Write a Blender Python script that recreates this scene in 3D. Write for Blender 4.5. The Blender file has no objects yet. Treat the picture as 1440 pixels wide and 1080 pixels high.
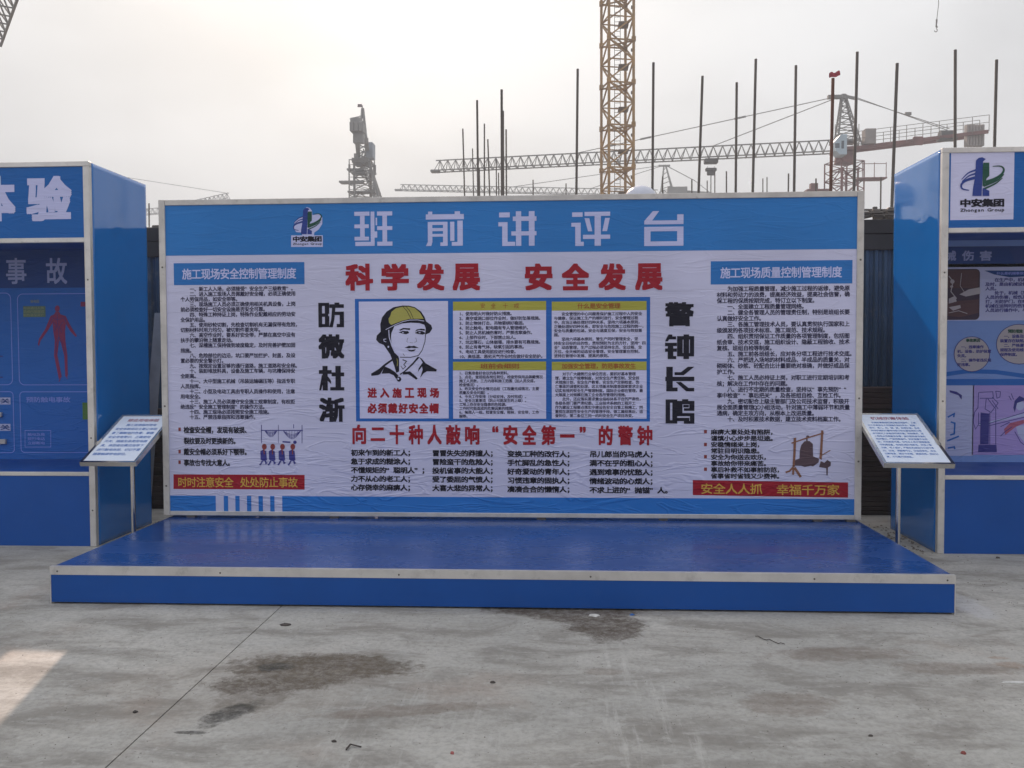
import bpy, math, random
import numpy as np
from mathutils import Vector, Matrix
from mathutils.geometry import tessellate_polygon

random.seed(7)
rng = np.random.default_rng(7)
sc = bpy.context.scene
COL = sc.collection

# ------------------------------------------------------------------ camera
FOC, PIT, YAW, ROL, CAMH = 1258.03, .0363, .0554, .0037, 1.6
_cy, _sy, _cp, _sp, _cr, _sr = math.cos(YAW), math.sin(YAW), math.cos(PIT), math.sin(PIT), math.cos(ROL), math.sin(ROL)
_r = Vector((_cy, _sy, 0)); FWD = Vector((-_sy*_cp, _cy*_cp, -_sp)); _u = Vector((-_sy*_sp, _cy*_sp, _cp))
RGT = _r*_cr - _u*_sr; UPV = _r*_sr + _u*_cr
camd = bpy.data.cameras.new('camera'); cam = bpy.data.objects.new('camera', camd); COL.objects.link(cam)
camd.sensor_width = 36; camd.lens = FOC*36/1440; camd.clip_end = 3000; camd.clip_start = .05
m = Matrix((RGT, UPV, -FWD)).transposed().to_4x4(); m.translation = Vector((0, 0, CAMH)); cam.matrix_world = m
sc.camera = cam

# ------------------------------------------------------------------ sun and sky
SUN_AZ, SUN_EL = math.radians(-13.8), math.radians(31.8)     # azimuth from +Y, positive to the right
sdir = Vector((math.sin(SUN_AZ)*math.cos(SUN_EL), math.cos(SUN_AZ)*math.cos(SUN_EL), math.sin(SUN_EL)))
sl = bpy.data.lights.new('sun', 'SUN'); sl.energy = 4.4; sl.angle = math.radians(.6); sl.color = (1.0, .76, .62)
so = bpy.data.objects.new('sun', sl); COL.objects.link(so); so.rotation_euler = sdir.to_track_quat('Z', 'Y').to_euler()
so.location = sdir*60

W = bpy.data.worlds.new('World'); sc.world = W; W.use_nodes = True
nt = W.node_tree; nt.nodes.clear()
def N(nt, t, **kw):
    n = nt.nodes.new(t)
    for k, v in kw.items(): setattr(n, k, v)
    return n
def setin(nt, sock, v):
    if isinstance(v, bpy.types.NodeSocket): nt.links.new(v, sock)
    elif v is not None: sock.default_value = v
def M(nt, op, a=None, b=None, c=None, clamp=False):
    n = N(nt, 'ShaderNodeMath', operation=op, use_clamp=clamp)
    for i, v in enumerate((a, b, c)): setin(nt, n.inputs[i], v)
    return n.outputs[0]
def MR(nt, v, a, b, c=0., d=1., smooth=True):
    n = N(nt, 'ShaderNodeMapRange', interpolation_type='SMOOTHSTEP' if smooth else 'LINEAR')
    setin(nt, n.inputs[0], v)
    for i, q in enumerate((a, b, c, d)): setin(nt, n.inputs[i+1], q)
    return n.outputs[0]
def MIX(nt, f, a, b, blend='MIX'):
    n = N(nt, 'ShaderNodeMix', data_type='RGBA', blend_type=blend)
    setin(nt, n.inputs[0], f); 
    for i, v in ((6, a), (7, b)):
        if isinstance(v, tuple) and len(v) == 3: v = (*v, 1)
        setin(nt, n.inputs[i], v)
    return n.outputs[2]
out = N(nt, 'ShaderNodeOutputWorld'); bg = N(nt, 'ShaderNodeBackground')
nt.links.new(bg.outputs[0], out.inputs[0]); bg.inputs[1].default_value = .1
sky = N(nt, 'ShaderNodeTexSky', sky_type='NISHITA', sun_disc=False, sun_elevation=SUN_EL, sun_rotation=-SUN_AZ if False else SUN_AZ,
        altitude=0, air_density=1.0, dust_density=6.0, ozone_density=1.0)
tc = N(nt, 'ShaderNodeTexCoord')
dot = N(nt, 'ShaderNodeVectorMath', operation='DOT_PRODUCT'); nt.links.new(tc.outputs['Generated'], dot.inputs[0]); dot.inputs[1].default_value = sdir
sep = N(nt, 'ShaderNodeSeparateXYZ'); nt.links.new(tc.outputs['Generated'], sep.inputs[0])
# thick pale haze: bright and warm around the sun, cooler away from it (radiance x10 because the Background runs at 0.1)
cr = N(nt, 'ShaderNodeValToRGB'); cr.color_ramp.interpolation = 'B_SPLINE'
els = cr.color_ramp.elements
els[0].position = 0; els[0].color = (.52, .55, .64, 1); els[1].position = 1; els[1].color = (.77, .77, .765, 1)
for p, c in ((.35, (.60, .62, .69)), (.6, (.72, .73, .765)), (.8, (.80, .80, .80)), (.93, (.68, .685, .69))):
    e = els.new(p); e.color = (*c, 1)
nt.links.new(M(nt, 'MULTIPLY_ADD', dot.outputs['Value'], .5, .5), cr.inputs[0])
cl = N(nt, 'ShaderNodeTexNoise'); cl.inputs['Scale'].default_value = 2.3; cl.inputs['Detail'].default_value = 5; cl.inputs['Roughness'].default_value = .45
mp = N(nt, 'ShaderNodeMapping'); mp.inputs['Scale'].default_value = (1, 1, 2.4); nt.links.new(tc.outputs['Generated'], mp.inputs[0]); nt.links.new(mp.outputs[0], cl.inputs['Vector'])
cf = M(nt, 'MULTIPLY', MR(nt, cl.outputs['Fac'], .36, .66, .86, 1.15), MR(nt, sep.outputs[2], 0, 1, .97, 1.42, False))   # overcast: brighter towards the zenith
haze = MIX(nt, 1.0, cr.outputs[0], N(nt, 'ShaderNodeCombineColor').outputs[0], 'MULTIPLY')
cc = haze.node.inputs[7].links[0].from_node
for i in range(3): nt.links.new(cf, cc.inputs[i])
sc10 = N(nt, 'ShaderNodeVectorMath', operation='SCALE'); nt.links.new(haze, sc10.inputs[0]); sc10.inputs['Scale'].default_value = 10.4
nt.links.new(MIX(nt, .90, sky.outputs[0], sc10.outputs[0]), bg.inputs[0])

sc.view_settings.view_transform = 'Standard'; sc.view_settings.look = 'None'
sc.view_settings.gamma = 1; sc.view_settings.exposure = .14; sc.view_settings.use_curve_mapping = False
sc.cycles.max_bounces = 8; sc.cycles.transparent_max_bounces = 8

# ------------------------------------------------------------------ helpers
def ray(px, py): return FWD + RGT*((px-720)/FOC) + UPV*((540-py)/FOC)
def at(px, py, Y):
    d = ray(px, py); return Vector((0, 0, CAMH)) + d*(Y/d.y)
def gp(px, py, z=0.0):
    d = ray(px, py); return Vector((0, 0, CAMH)) + d*((z-CAMH)/d.z)

def tag(o, label=None, cat=None, group=None, kind=None):
    if label: o['label'] = label
    if cat: o['category'] = cat
    if group: o['group'] = group
    if kind: o['kind'] = kind
    return o
def empty(name, loc=(0, 0, 0)):
    o = bpy.data.objects.new(name, None); COL.objects.link(o); o.location = loc; return o

class MB:
    def __init__(s): s.v = []; s.f = []; s.sm = []
    def add(s, vs, fs, smooth=False):
        b = len(s.v); s.v += [tuple(v) for v in vs]; s.f += [tuple(i+b for i in f) for f in fs]; s.sm += [smooth]*len(fs); return s
    def box(s, a, b, bev=0.0):
        x0, y0, z0 = (min(a[i], b[i]) for i in range(3)); x1, y1, z1 = (max(a[i], b[i]) for i in range(3))
        if bev <= 0:
            vs = [(x, y, z) for z in (z0, z1) for y in (y0, y1) for x in (x0, x1)]
            return s.add(vs, [(0, 2, 3, 1), (4, 5, 7, 6), (0, 1, 5, 4), (2, 6, 7, 3), (0, 4, 6, 2), (1, 3, 7, 5)])
        c = Vector(((x0+x1)/2, (y0+y1)/2, (z0+z1)/2)); h = Vector(((x1-x0)/2, (y1-y0)/2, (z1-z0)/2)); bev = min(bev, h.x*.9, h.y*.9, h.z*.9)
        vs = []; idx = {}
        for sx in (-1, 1):
            for sy in (-1, 1):
                for sz in (-1, 1):
                    for ax in range(3):
                        q = [sx*(h.x-bev), sy*(h.y-bev), sz*(h.z-bev)]
                        q[ax] = (sx*h.x, sy*h.y, sz*h.z)[ax]
                        idx[(sx, sy, sz, ax)] = len(vs); vs.append((c.x+q[0], c.y+q[1], c.z+q[2]))
        fs = []
        for ax in range(3):
            o = [a for a in range(3) if a != ax]
            for sg in (-1, 1):
                f = []
                for p, q in ((-1, -1), (1, -1), (1, 1), (-1, 1)):
                    k = [0, 0, 0]; k[ax] = sg; k[o[0]] = p; k[o[1]] = q; f.append(idx[(*k, ax)])
                fs.append(tuple(f))
        for ax in range(3):
            o = [a for a in range(3) if a != ax]
            for p in (-1, 1):
                for q in (-1, 1):
                    k0 = [0, 0, 0]; k0[o[0]] = p; k0[o[1]] = q; k1 = list(k0); k0[ax] = -1; k1[ax] = 1
                    fs.append((idx[(*k0, o[0])], idx[(*k1, o[0])], idx[(*k1, o[1])], idx[(*k0, o[1])]))
        for sx in (-1, 1):
            for sy in (-1, 1):
                for sz in (-1, 1): fs.append(tuple(idx[(sx, sy, sz, a)] for a in range(3)))
        return s.add(vs, fs)
    def tube(s, a, b, r, n=8, r2=None, cap=True):
        a, b = Vector(a), Vector(b); d = b-a
        if d.length < 1e-6: return s
        q = d.to_track_quat('Z', 'Y'); r2 = r if r2 is None else r2; vs = []
        for p, rr in ((a, r), (b, r2)):
            for i in range(n):
                t = 2*math.pi*(i+.5)/n; vs.append(p + q @ Vector((rr*math.cos(t), rr*math.sin(t), 0)))
        s.add(vs, [(i, (i+1) % n, n+(i+1) % n, n+i) for i in range(n)], n > 5)
        if cap: s.add(vs, [tuple(range(n-1, -1, -1)), tuple(range(n, 2*n))])
        return s
    def beam(s, a, b, w): return s.tube(a, b, w*.7071, 4)
    def build(s, name, mat, parent=None, bevel_fix=False):
        me = bpy.data.meshes.new(name); me.from_pydata(s.v, [], s.f)
        me.polygons.foreach_set('use_smooth', s.sm)
        import bmesh
        bm = bmesh.new(); bm.from_mesh(me); bmesh.ops.recalc_face_normals(bm, faces=bm.faces); bm.to_mesh(me); bm.free()
        if mat: me.materials.append(mat)
        o = bpy.data.objects.new(name, me); COL.objects.link(o)
        if parent: o.parent = parent
        return o
def put(o, parent):
    """keep world placement while parenting to an Empty that only translates"""
    o.parent = parent
    o.location = o.location - Vector(parent.location) - (Vector(parent.parent.location) if parent.parent else Vector())
    return o
def dup(o, parent=None, delta=None):
    c = o.copy(); COL.objects.link(c); c.parent = parent
    if delta: c.location = Vector(c.location) + Vector(delta)
    return c

# ------------------------------------------------------------------ materials
def mat(name, col, rough=.5, metal=0, var=.0, vscale=3., bump=0, bscale=20., coat=0, spec=.5, dirt=0, stretch=None, rvar=0, bdist=.01):
    m = bpy.data.materials.new(name); m.use_nodes = True; nt = m.node_tree; b = nt.nodes['Principled BSDF']
    b.inputs['Base Color'].default_value = (*col, 1); b.inputs['Roughness'].default_value = rough; b.inputs['Metallic'].default_value = metal
    b.inputs['Specular IOR Level'].default_value = spec; b.inputs['Coat Weight'].default_value = coat; b.inputs['Coat Roughness'].default_value = .06
    geo = N(nt, 'ShaderNodeNewGeometry'); v = geo.outputs['Position']
    if stretch:
        mp = N(nt, 'ShaderNodeMapping'); mp.inputs['Scale'].default_value = stretch; nt.links.new(v, mp.inputs[0]); v = mp.outputs[0]
    def noise(s, det=5, r=.6):
        n = N(nt, 'ShaderNodeTexNoise'); n.inputs['Scale'].default_value = s; n.inputs['Detail'].default_value = det; n.inputs['Roughness'].default_value = r
        nt.links.new(v, n.inputs['Vector']); return n.outputs['Fac']
    if var:
        n = noise(vscale); f = MR(nt, n, .3, .7, 1-var, 1+var)
        cc = N(nt, 'ShaderNodeVectorMath', operation='SCALE'); cc.inputs[0].default_value = col; nt.links.new(f, cc.inputs['Scale'])
        colr = cc.outputs[0]
        if dirt:
            d = MR(nt, noise(vscale*2.7, 8, .75), .52, .72, 0, dirt)
            colr = MIX(nt, d, colr, (.20, .19, .175))
        nt.links.new(colr, b.inputs['Base Color'])
    if rvar: nt.links.new(MR(nt, noise(vscale*1.9), .3, .7, max(.02, rough-rvar), rough+rvar), b.inputs['Roughness'])
    if bump:
        bn = N(nt, 'ShaderNodeBump'); bn.inputs['Strength'].default_value = bump; bn.inputs['Distance'].default_value = bdist
        nt.links.new(noise(bscale, 4, .5), bn.inputs['Height']); nt.links.new(bn.outputs[0], b.inputs['Normal'])
    return m

def vinyl(name, col, rough=.42, var=.05, sat=0):
    """printed banner vinyl: slack sheet with soft horizontal creases, same world-space relief for every ink"""
    m = bpy.data.materials.new(name); m.use_nodes = True; nt = m.node_tree; b = nt.nodes['Principled BSDF']
    b.inputs['Roughness'].default_value = rough; b.inputs['Specular IOR Level'].default_value = .14
    geo = N(nt, 'ShaderNodeNewGeometry'); P = geo.outputs['Position']
    n = N(nt, 'ShaderNodeTexNoise'); n.inputs['Scale'].default_value = 1.3; n.inputs['Detail'].default_value = 5; nt.links.new(P, n.inputs['Vector'])
    cc = N(nt, 'ShaderNodeVectorMath', operation='SCALE'); cc.inputs[0].default_value = col
    nt.links.new(MR(nt, n.outputs['Fac'], .3, .7, 1-var, 1+var), cc.inputs['Scale']); nt.links.new(cc.outputs[0], b.inputs['Base Color'])
    mp = N(nt, 'ShaderNodeMapping'); mp.inputs['Scale'].default_value = (1.1, 1, 5.5); mp.inputs['Rotation'].default_value = (0, math.radians(4), 0); nt.links.new(P, mp.inputs[0])
    a = N(nt, 'ShaderNodeTexNoise'); a.inputs['Scale'].default_value = 1.6; a.inputs['Detail'].default_value = 3; a.inputs['Distortion'].default_value = .8; nt.links.new(mp.outputs[0], a.inputs['Vector'])
    ridge = M(nt, 'ABSOLUTE', M(nt, 'SUBTRACT', a.outputs['Fac'], .5)); ridge = MR(nt, ridge, 0, .05, 1, 0)
    sep = N(nt, 'ShaderNodeSeparateXYZ'); nt.links.new(P, sep.inputs[0])
    low = MR(nt, sep.outputs[2], .5, 1.7, 1.5, .35)
    h = M(nt, 'ADD', M(nt, 'MULTIPLY', M(nt, 'MULTIPLY', ridge, low), .35), a.outputs['Fac'])
    f = N(nt, 'ShaderNodeTexNoise'); f.inputs['Scale'].default_value = 9; f.inputs['Detail'].default_value = 3; nt.links.new(mp.outputs[0], f.inputs['Vector'])
    h = M(nt, 'ADD', h, M(nt, 'MULTIPLY', f.outputs['Fac'], .02))
    bn = N(nt, 'ShaderNodeBump'); bn.inputs['Strength'].default_value = .40; bn.inputs['Distance'].default_value = .022
    nt.links.new(h, bn.inputs['Height']); nt.links.new(bn.outputs[0], b.inputs['Normal'])
    return m

V_WHITE = vinyl('vinyl_white', (.58, .59, .78))
V_BAND = vinyl('vinyl_blue_band', (.028, .195, .54))
V_BAND2 = vinyl('vinyl_blue_lower', (.024, .185, .57))
V_TITLE = vinyl('vinyl_title_blue', (.025, .17, .49))
V_RED = vinyl('vinyl_red', (.33, .010, .025))
V_BLACK = vinyl('vinyl_black', (.008, .008, .02))
V_INK = vinyl('vinyl_dark_ink', (.018, .018, .06))
V_LIGHT = vinyl('vinyl_light_lettering', (.54, .57, .86))
V_YEL = vinyl('vinyl_yellow', (.42, .40, .07))
V_ORANGE = vinyl('vinyl_orange_lettering', (.62, .38, .07))
V_BROWNINK = vinyl('vinyl_brown_lettering', (.34, .09, .03))
V_FRAME = vinyl('vinyl_frame_blue', (.02, .135, .48))
V_SKIN = vinyl('vinyl_pale', (.62, .63, .86))
V_GREEN = vinyl('vinyl_green', (.02, .085, .06))
V_NAVY = vinyl('vinyl_navy', (.05, .05, .25))
V_BRONZE = vinyl('vinyl_bronze', (.10, .065, .08))
V_WOOD = vinyl('vinyl_timber', (.24, .11, .07))
V_BROWN2 = vinyl('vinyl_dark_red', (.25, .05, .05))
I_BLUE = vinyl('inner_print_blue', (.024, .145, .50)); I_BLUE2 = vinyl('inner_print_deep_blue', (.018, .065, .25))
I_LINE = vinyl('inner_print_line', (.25, .33, .80)); I_RED = vinyl('inner_print_red', (.26, .04, .12)); I_GREEN = vinyl('inner_print_green', (.10, .22, .06))
I_OLIVE = vinyl('inner_print_olive', (.12, .20, .16)); I_SKY = vinyl('inner_print_sky', (.20, .33, .68)); I_PALE = vinyl('inner_print_pale', (.48, .52, .76))
I_LILAC = vinyl('inner_print_lilac', (.40, .32, .68)); I_PHOTO = vinyl('inner_print_photo', (.06, .04, .07)); I_GREY = vinyl('inner_print_grey', (.45, .42, .45))
I_TITLE = vinyl('inner_print_title', (.34, .40, .68)); I_BAR = vinyl('inner_print_bar', (.03, .07, .25)); I_PINK = vinyl('inner_print_pink', (.42, .12, .20))

BLUE_GLOSS = mat('blue_side_panel', (.004, .155, .50), .07, var=.06, vscale=1.2, bump=.05, bscale=.9, coat=0, dirt=.03, rvar=.02, bdist=.04, spec=.5); BLUE_GLOSS.node_tree.nodes['Principled BSDF'].inputs['IOR'].default_value = 1.65
BLUE_FRONT = mat('blue_front_panel', (.005, .076, .33), .42, var=.08, vscale=1.1, bump=.08, bscale=1.6, spec=.22, dirt=.04, rvar=.06, bdist=.03)
BLUE_TOP = mat('blue_stage_sheet', (.014, .070, .275), .27, var=.10, vscale=1.2, bump=.05, bscale=3, dirt=.12, rvar=.10, stretch=(.7, 1.6, 1), bdist=.01)
BLUE_HEAD = vinyl('booth_header_blue', (.012, .125, .42), .3)
ALU = mat('brushed_aluminium', (.66, .64, .61), .42, metal=.55, var=.10, vscale=4, bump=.15, bscale=40, dirt=.30, rvar=.08, bdist=.002)
ALU_D = mat('dull_aluminium', (.58, .56, .53), .5, metal=.35, var=.12, vscale=5, dirt=.4, rvar=.08)
INOX = mat('stainless_steel', (.62, .61, .60), .2, metal=1, var=.06, vscale=6, rvar=.06)
SCREW = mat('screw_steel', (.12, .11, .10), .5, metal=.6)
PAPER = mat('white_sheet', (.74, .82, .96), .25, var=.03)
BLUEINK = mat('blue_ink', (.05, .16, .50), .4)
REDINK = mat('red_ink', (.30, .05, .10), .4)
HOARD = mat('hoarding_blue_steel', (.025, .058, .105), .45, metal=.1, var=.2, vscale=1.5, dirt=.35)
HOARD_D = mat('hoarding_dark_capping', (.022, .020, .022), .7, var=.3, vscale=3)
RUSTBOARD = mat('brown_formwork_board', (.030, .015, .014), .8, var=.4, vscale=2, bump=.3, bscale=9, stretch=(1, 1, 5))
GREYMAT = mat('grey_cardboard', (.20, .22, .25), .7, var=.15, vscale=4)
TUBE = mat('scaffold_tube_steel', (.12, .105, .093), .6, metal=.2, var=.2, vscale=.9)
RUSTT = mat('rusty_scaffold_tube', (.13, .055, .035), .75, metal=.1, var=.3, vscale=2.5)
CRY = mat('crane_yellow', (.34, .19, .055), .6, var=.25, vscale=.7, dirt=.5)
CRYD = mat('crane_dark_yellow', (.16, .115, .07), .65, var=.3, vscale=.8, dirt=.4)
CRR = mat('crane_red_oxide', (.17, .065, .055), .65, var=.25, vscale=.6)
CRG = mat('crane_grey', (.19, .18, .165), .6, var=.2, vscale=.5)
CRD = mat('crane_dark_steel', (.06, .055, .05), .6)
CRC = mat('crane_concrete_weight', (.30, .27, .25), .8, var=.15, vscale=.7)
CABIN = mat('crane_cabin_paint', (.40, .50, .56), .4, var=.08, vscale=1)
GLASS = mat('cabin_glass', (.04, .06, .08), .08, spec=.8)
FLAGM = mat('red_flag_cloth', (.36, .06, .08), .8, var=.15, vscale=5)
DOME = mat('white_dome_paint', (.60, .62, .70), .4, var=.04)
ROPE = mat('steel_rope', (.10, .095, .09), .6, metal=.3)
DEBRIS = mat('debris_dark', (.06, .05, .045), .9, var=.3, vscale=30)
STONE = mat('debris_stone', (.34, .31, .28), .9, var=.3, vscale=40, bump=.4, bscale=90)
SCRAP = mat('debris_paper', (.62, .62, .60), .8, var=.1, vscale=30)
BLUEBIT = mat('debris_blue', (.02, .12, .40), .4)
RUBBLE = mat('loose_soil', (.14, .12, .10), .95, var=.4, vscale=8, bump=.8, bscale=25)

# ------------------------------------------------------------------ ground
def ground_material():
    m = bpy.data.materials.new('yard_concrete'); m.use_nodes = True; nt = m.node_tree; b = nt.nodes['Principled BSDF']
    geo = N(nt, 'ShaderNodeNewGeometry'); P = geo.outputs['Position']
    def mapped(sx, sy, rot=0):
        mp = N(nt, 'ShaderNodeMapping'); mp.inputs['Scale'].default_value = (sx, sy, 1); mp.inputs['Rotation'].default_value = (0, 0, rot); nt.links.new(P, mp.inputs[0]); return mp.outputs[0]
    def noise(s, det=6, r=.6, v=None, dist=0):
        n = N(nt, 'ShaderNodeTexNoise'); n.inputs['Scale'].default_value = s; n.inputs['Detail'].default_value = det; n.inputs['Roughness'].default_value = r; n.inputs['Distortion'].default_value = dist
        nt.links.new(v or P, n.inputs['Vector']); return n.outputs['Fac']
    big = noise(.55, 5, .55); mid = noise(2.4, 7, .65, mapped(.7, 1.5, .15), .6); fine = noise(34, 6, .7); swirl = noise(5.5, 6, .6, mapped(.45, 1.6, .1), 1.2)
    c = MIX(nt, MR(nt, big, .3, .7), (.345, .34, .315), (.52, .505, .465))
    c = MIX(nt, MR(nt, mid, .40, .66, 0, .75), c, (.205, .19, .168))
    c = MIX(nt, MR(nt, swirl, .50, .68, 0, .5), c, (.45, .445, .42))
    c = MIX(nt, MR(nt, noise(1.3, 4, .5, mapped(1, 1, .8)), .55, .72, 0, .42), c, (.33, .255, .205))
    c = MIX(nt, MR(nt, noise(8.5, 9, .78), .46, .66, 0, .28), c, (.24, .23, .21))
    c = MIX(nt, MR(nt, fine, .40, .66, 0, .30), c, (.17, .16, .145))
    c = MIX(nt, MR(nt, noise(14, 8, .7, mapped(1, 1, 1.1)), .55, .68, 0, .35), c, (.56, .555, .53))
    # trowel and scrape streaks
    sw = noise(3.0, 8, .7, mapped(6.5, .55, math.radians(-8)), .2)
    def blob(px, py, rx, ry, rot=0, edge=.6):
        g = gp(px, py); mp = N(nt, 'ShaderNodeMapping', vector_type='TEXTURE'); mp.inputs['Location'].default_value = (g.x, g.y, 0); mp.inputs['Rotation'].default_value = (0, 0, rot); mp.inputs['Scale'].default_value = (rx, ry, 1)
        nt.links.new(P, mp.inputs[0]); L = N(nt, 'ShaderNodeVectorMath', operation='LENGTH'); nt.links.new(mp.outputs[0], L.inputs[0])
        return L.outputs['Value']
    warp = M(nt, 'ADD', M(nt, 'MULTIPLY_ADD', noise(3.6, 6, .7), 1.5, -.75), M(nt, 'MULTIPLY_ADD', noise(13, 7, .8, None, .8), 1.6, -.8))
    def add(a, b): return M(nt, 'MAXIMUM', a, b)
    def blobmask(px, py, rx, ry, rot=0, soft=.22, w=1.0):
        soft = min(soft, .24); w = max(w, .9)
        return MR(nt, M(nt, 'ADD', blob(px, py, rx, ry, rot), M(nt, 'MULTIPLY', warp, w)), 1.0-soft, 1.0+soft, 1, 0)
    c = MIX(nt, M(nt, 'MULTIPLY', MR(nt, sw, .50, .66, 0, .35), blobmask(905, 1010, .20, .95, math.radians(10), .4, .3)), c, (.60, .59, .56))
    c = MIX(nt, M(nt, 'MULTIPLY', MR(nt, sw, .52, .64, 0, .22), blobmask(560, 1030, .5, .6, 0, .4, .5)), c, (.57, .56, .53))
    # damp and oil stains
    grit = MR(nt, noise(19, 8, .85), .38, .58, .45, 1)
    st = add(blobmask(455, 938, .46, .17, .05), blobmask(400, 958, .36, .15, .3))
    st = add(st, M(nt, 'MULTIPLY', blobmask(350, 985, .16, .14, .8), .6))
    c = MIX(nt, M(nt, 'MULTIPLY', M(nt, 'MULTIPLY', st, grit), .92), c, (.066, .050, .026))
    c = MIX(nt, M(nt, 'MULTIPLY', M(nt, 'MULTIPLY', blobmask(440, 948, .22, .07, .1), MR(nt, noise(11, 8, .8), .45, .6)), .25), c, (.30, .27, .20))
    c = MIX(nt, M(nt, 'MULTIPLY', blobmask(350, 960, .75, .45, .2), .15), c, (.26, .20, .15))
    st2 = add(blobmask(322, 1004, .07, .15, -.5, .3, .6), add(blobmask(266, 1030, .07, .018, 0, .3, .5), blobmask(388, 938, .09, .06, 0, .4, .6)))
    c = MIX(nt, M(nt, 'MULTIPLY', M(nt, 'MULTIPLY', st2, grit), .92), c, (.042, .040, .026))
    st3 = add(blobmask(848, 878, .23, .27, .3), add(blobmask(790, 858, .52, .13, -.05), blobmask(820, 866, .28, .16, -.2)))
    c = MIX(nt, M(nt, 'MULTIPLY', M(nt, 'MULTIPLY', st3, grit), .88), c, (.060, .040, .024))
    st4 = add(add(blobmask(850, 945, .10, .05, 0), blobmask(1110, 990, .22, .12, .2)), add(blobmask(1180, 920, .35, .10, .1), blobmask(560, 1000, .4, .06, .2)))
    st4 = add(st4, add(blobmask(1350, 940, .28, .09, 0), blobmask(600, 840, .7, .07, 0)))
    c = MIX(nt, M(nt, 'MULTIPLY', M(nt, 'MULTIPLY', st4, grit), .45), c, (.15, .105, .075))
    rs = add(blobmask(1420, 935, .07, .04, 0, .3, .8), blobmask(1405, 925, .05, .02, 0, .3, .8))
    c = MIX(nt, M(nt, 'MULTIPLY', M(nt, 'MULTIPLY', rs, grit), .45), c, (.26, .15, .08))
    # splash of old paint and pale cement crust by the stage end
    c = MIX(nt, M(nt, 'MULTIPLY', M(nt, 'MULTIPLY', blobmask(1360, 850, .10, .30, 0), grit), .6), c, (.55, .55, .56))
    # hairline crack beside the stage end, wandering scratches
    vo = N(nt, 'ShaderNodeTexVoronoi', feature='DISTANCE_TO_EDGE'); vo.inputs['Scale'].default_value = .42
    wv = N(nt, 'ShaderNodeVectorMath', operation='ADD'); nt.links.new(P, wv.inputs[0]); nn = N(nt, 'ShaderNodeTexNoise'); nn.inputs['Scale'].default_value = 2.2; nn.inputs['Detail'].default_value = 6; nt.links.new(P, nn.inputs['Vector'])
    sv = N(nt, 'ShaderNodeVectorMath', operation='SCALE'); sv.inputs['Scale'].default_value = .8; nt.links.new(nn.outputs['Color'], sv.inputs[0]); nt.links.new(sv.outputs[0], wv.inputs[1]); nt.links.new(wv.outputs[0], vo.inputs['Vector'])
    crack = M(nt, 'MULTIPLY', MR(nt, vo.outputs['Distance'], .0015, .004, 1, 0), MR(nt, noise(.8, 3), .66, .72, 0, .3))
    c = MIX(nt, crack, c, (.09, .085, .075))
    sp = N(nt, 'ShaderNodeTexVoronoi'); sp.inputs['Scale'].default_value = 26; nt.links.new(P, sp.inputs['Vector'])
    spk = M(nt, 'MULTIPLY', MR(nt, sp.outputs['Distance'], .06, .16, 1, 0), MR(nt, noise(3.1, 3), .50, .64, 0, .8))
    c = MIX(nt, spk, c, (.11, .10, .09))
    nt.links.new(c, b.inputs['Base Color'])
    wet = M(nt, 'MAXIMUM', st2, M(nt, 'MULTIPLY', st, .5))
    nt.links.new(M(nt, 'SUBTRACT', MR(nt, mid, .3, .7, .62, .82), M(nt, 'MULTIPLY', wet, .25)), b.inputs['Roughness'])
    b.inputs['Specular IOR Level'].default_value = .35
    bn = N(nt, 'ShaderNodeBump'); bn.inputs['Strength'].default_value = .6; bn.inputs['Distance'].default_value = .008
    hh = M(nt, 'ADD', M(nt, 'ADD', M(nt, 'MULTIPLY', mid, 1.2), M(nt, 'MULTIPLY', swirl, .7)), M(nt, 'ADD', M(nt, 'MULTIPLY', fine, .35), M(nt, 'MULTIPLY', crack, -.6)))
    nt.links.new(hh, bn.inputs['Height']); nt.links.new(bn.outputs[0], b.inputs['Normal'])
    return m
CONC = ground_material()
FAR = mat('far_site_ground', (.20, .18, .155), .9, var=.25, vscale=.12)
ground = MB().add([(-320, -150, -.03), (320, -150, -.03), (320, 480, -.03), (-320, 480, -.03)], [(0, 1, 2, 3)]).build('ground', FAR)
tag(ground, 'wide bare building site ground reaching to the horizon', kind='structure')
# concrete yard: two slabs either side of the sawn joint
ja, jb = gp(392, 856), gp(148, 1080); jd = (jb-ja).normalized(); jn = Vector((-jd.y, jd.x, 0))
A0 = ja - jd*2000*.01 - jd*0; 
def slab(side):
    far, near = ja - jd*26, ja + jd*30; w = 24
    e = .0035
    a, b = far + jn*side*e, near + jn*side*e; c, d = near + jn*side*w, far + jn*side*w
    mb = MB(); vs = [(*p.xy, 0) for p in (a, b, c, d)] + [(*p.xy, -.05) for p in (a, b, c, d)]
    mb.add(vs, [(0, 1, 2, 3), (0, 4, 5, 1), (1, 5, 6, 2), (2, 6, 7, 3), (3, 7, 4, 0)]); return mb
yard = slab(1).build('concrete_yard', CONC); tag(yard, 'grey trowelled concrete yard with damp stains in front of the stage', kind='structure')
slab(-1).build('concrete_slab', CONC, yard)

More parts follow.
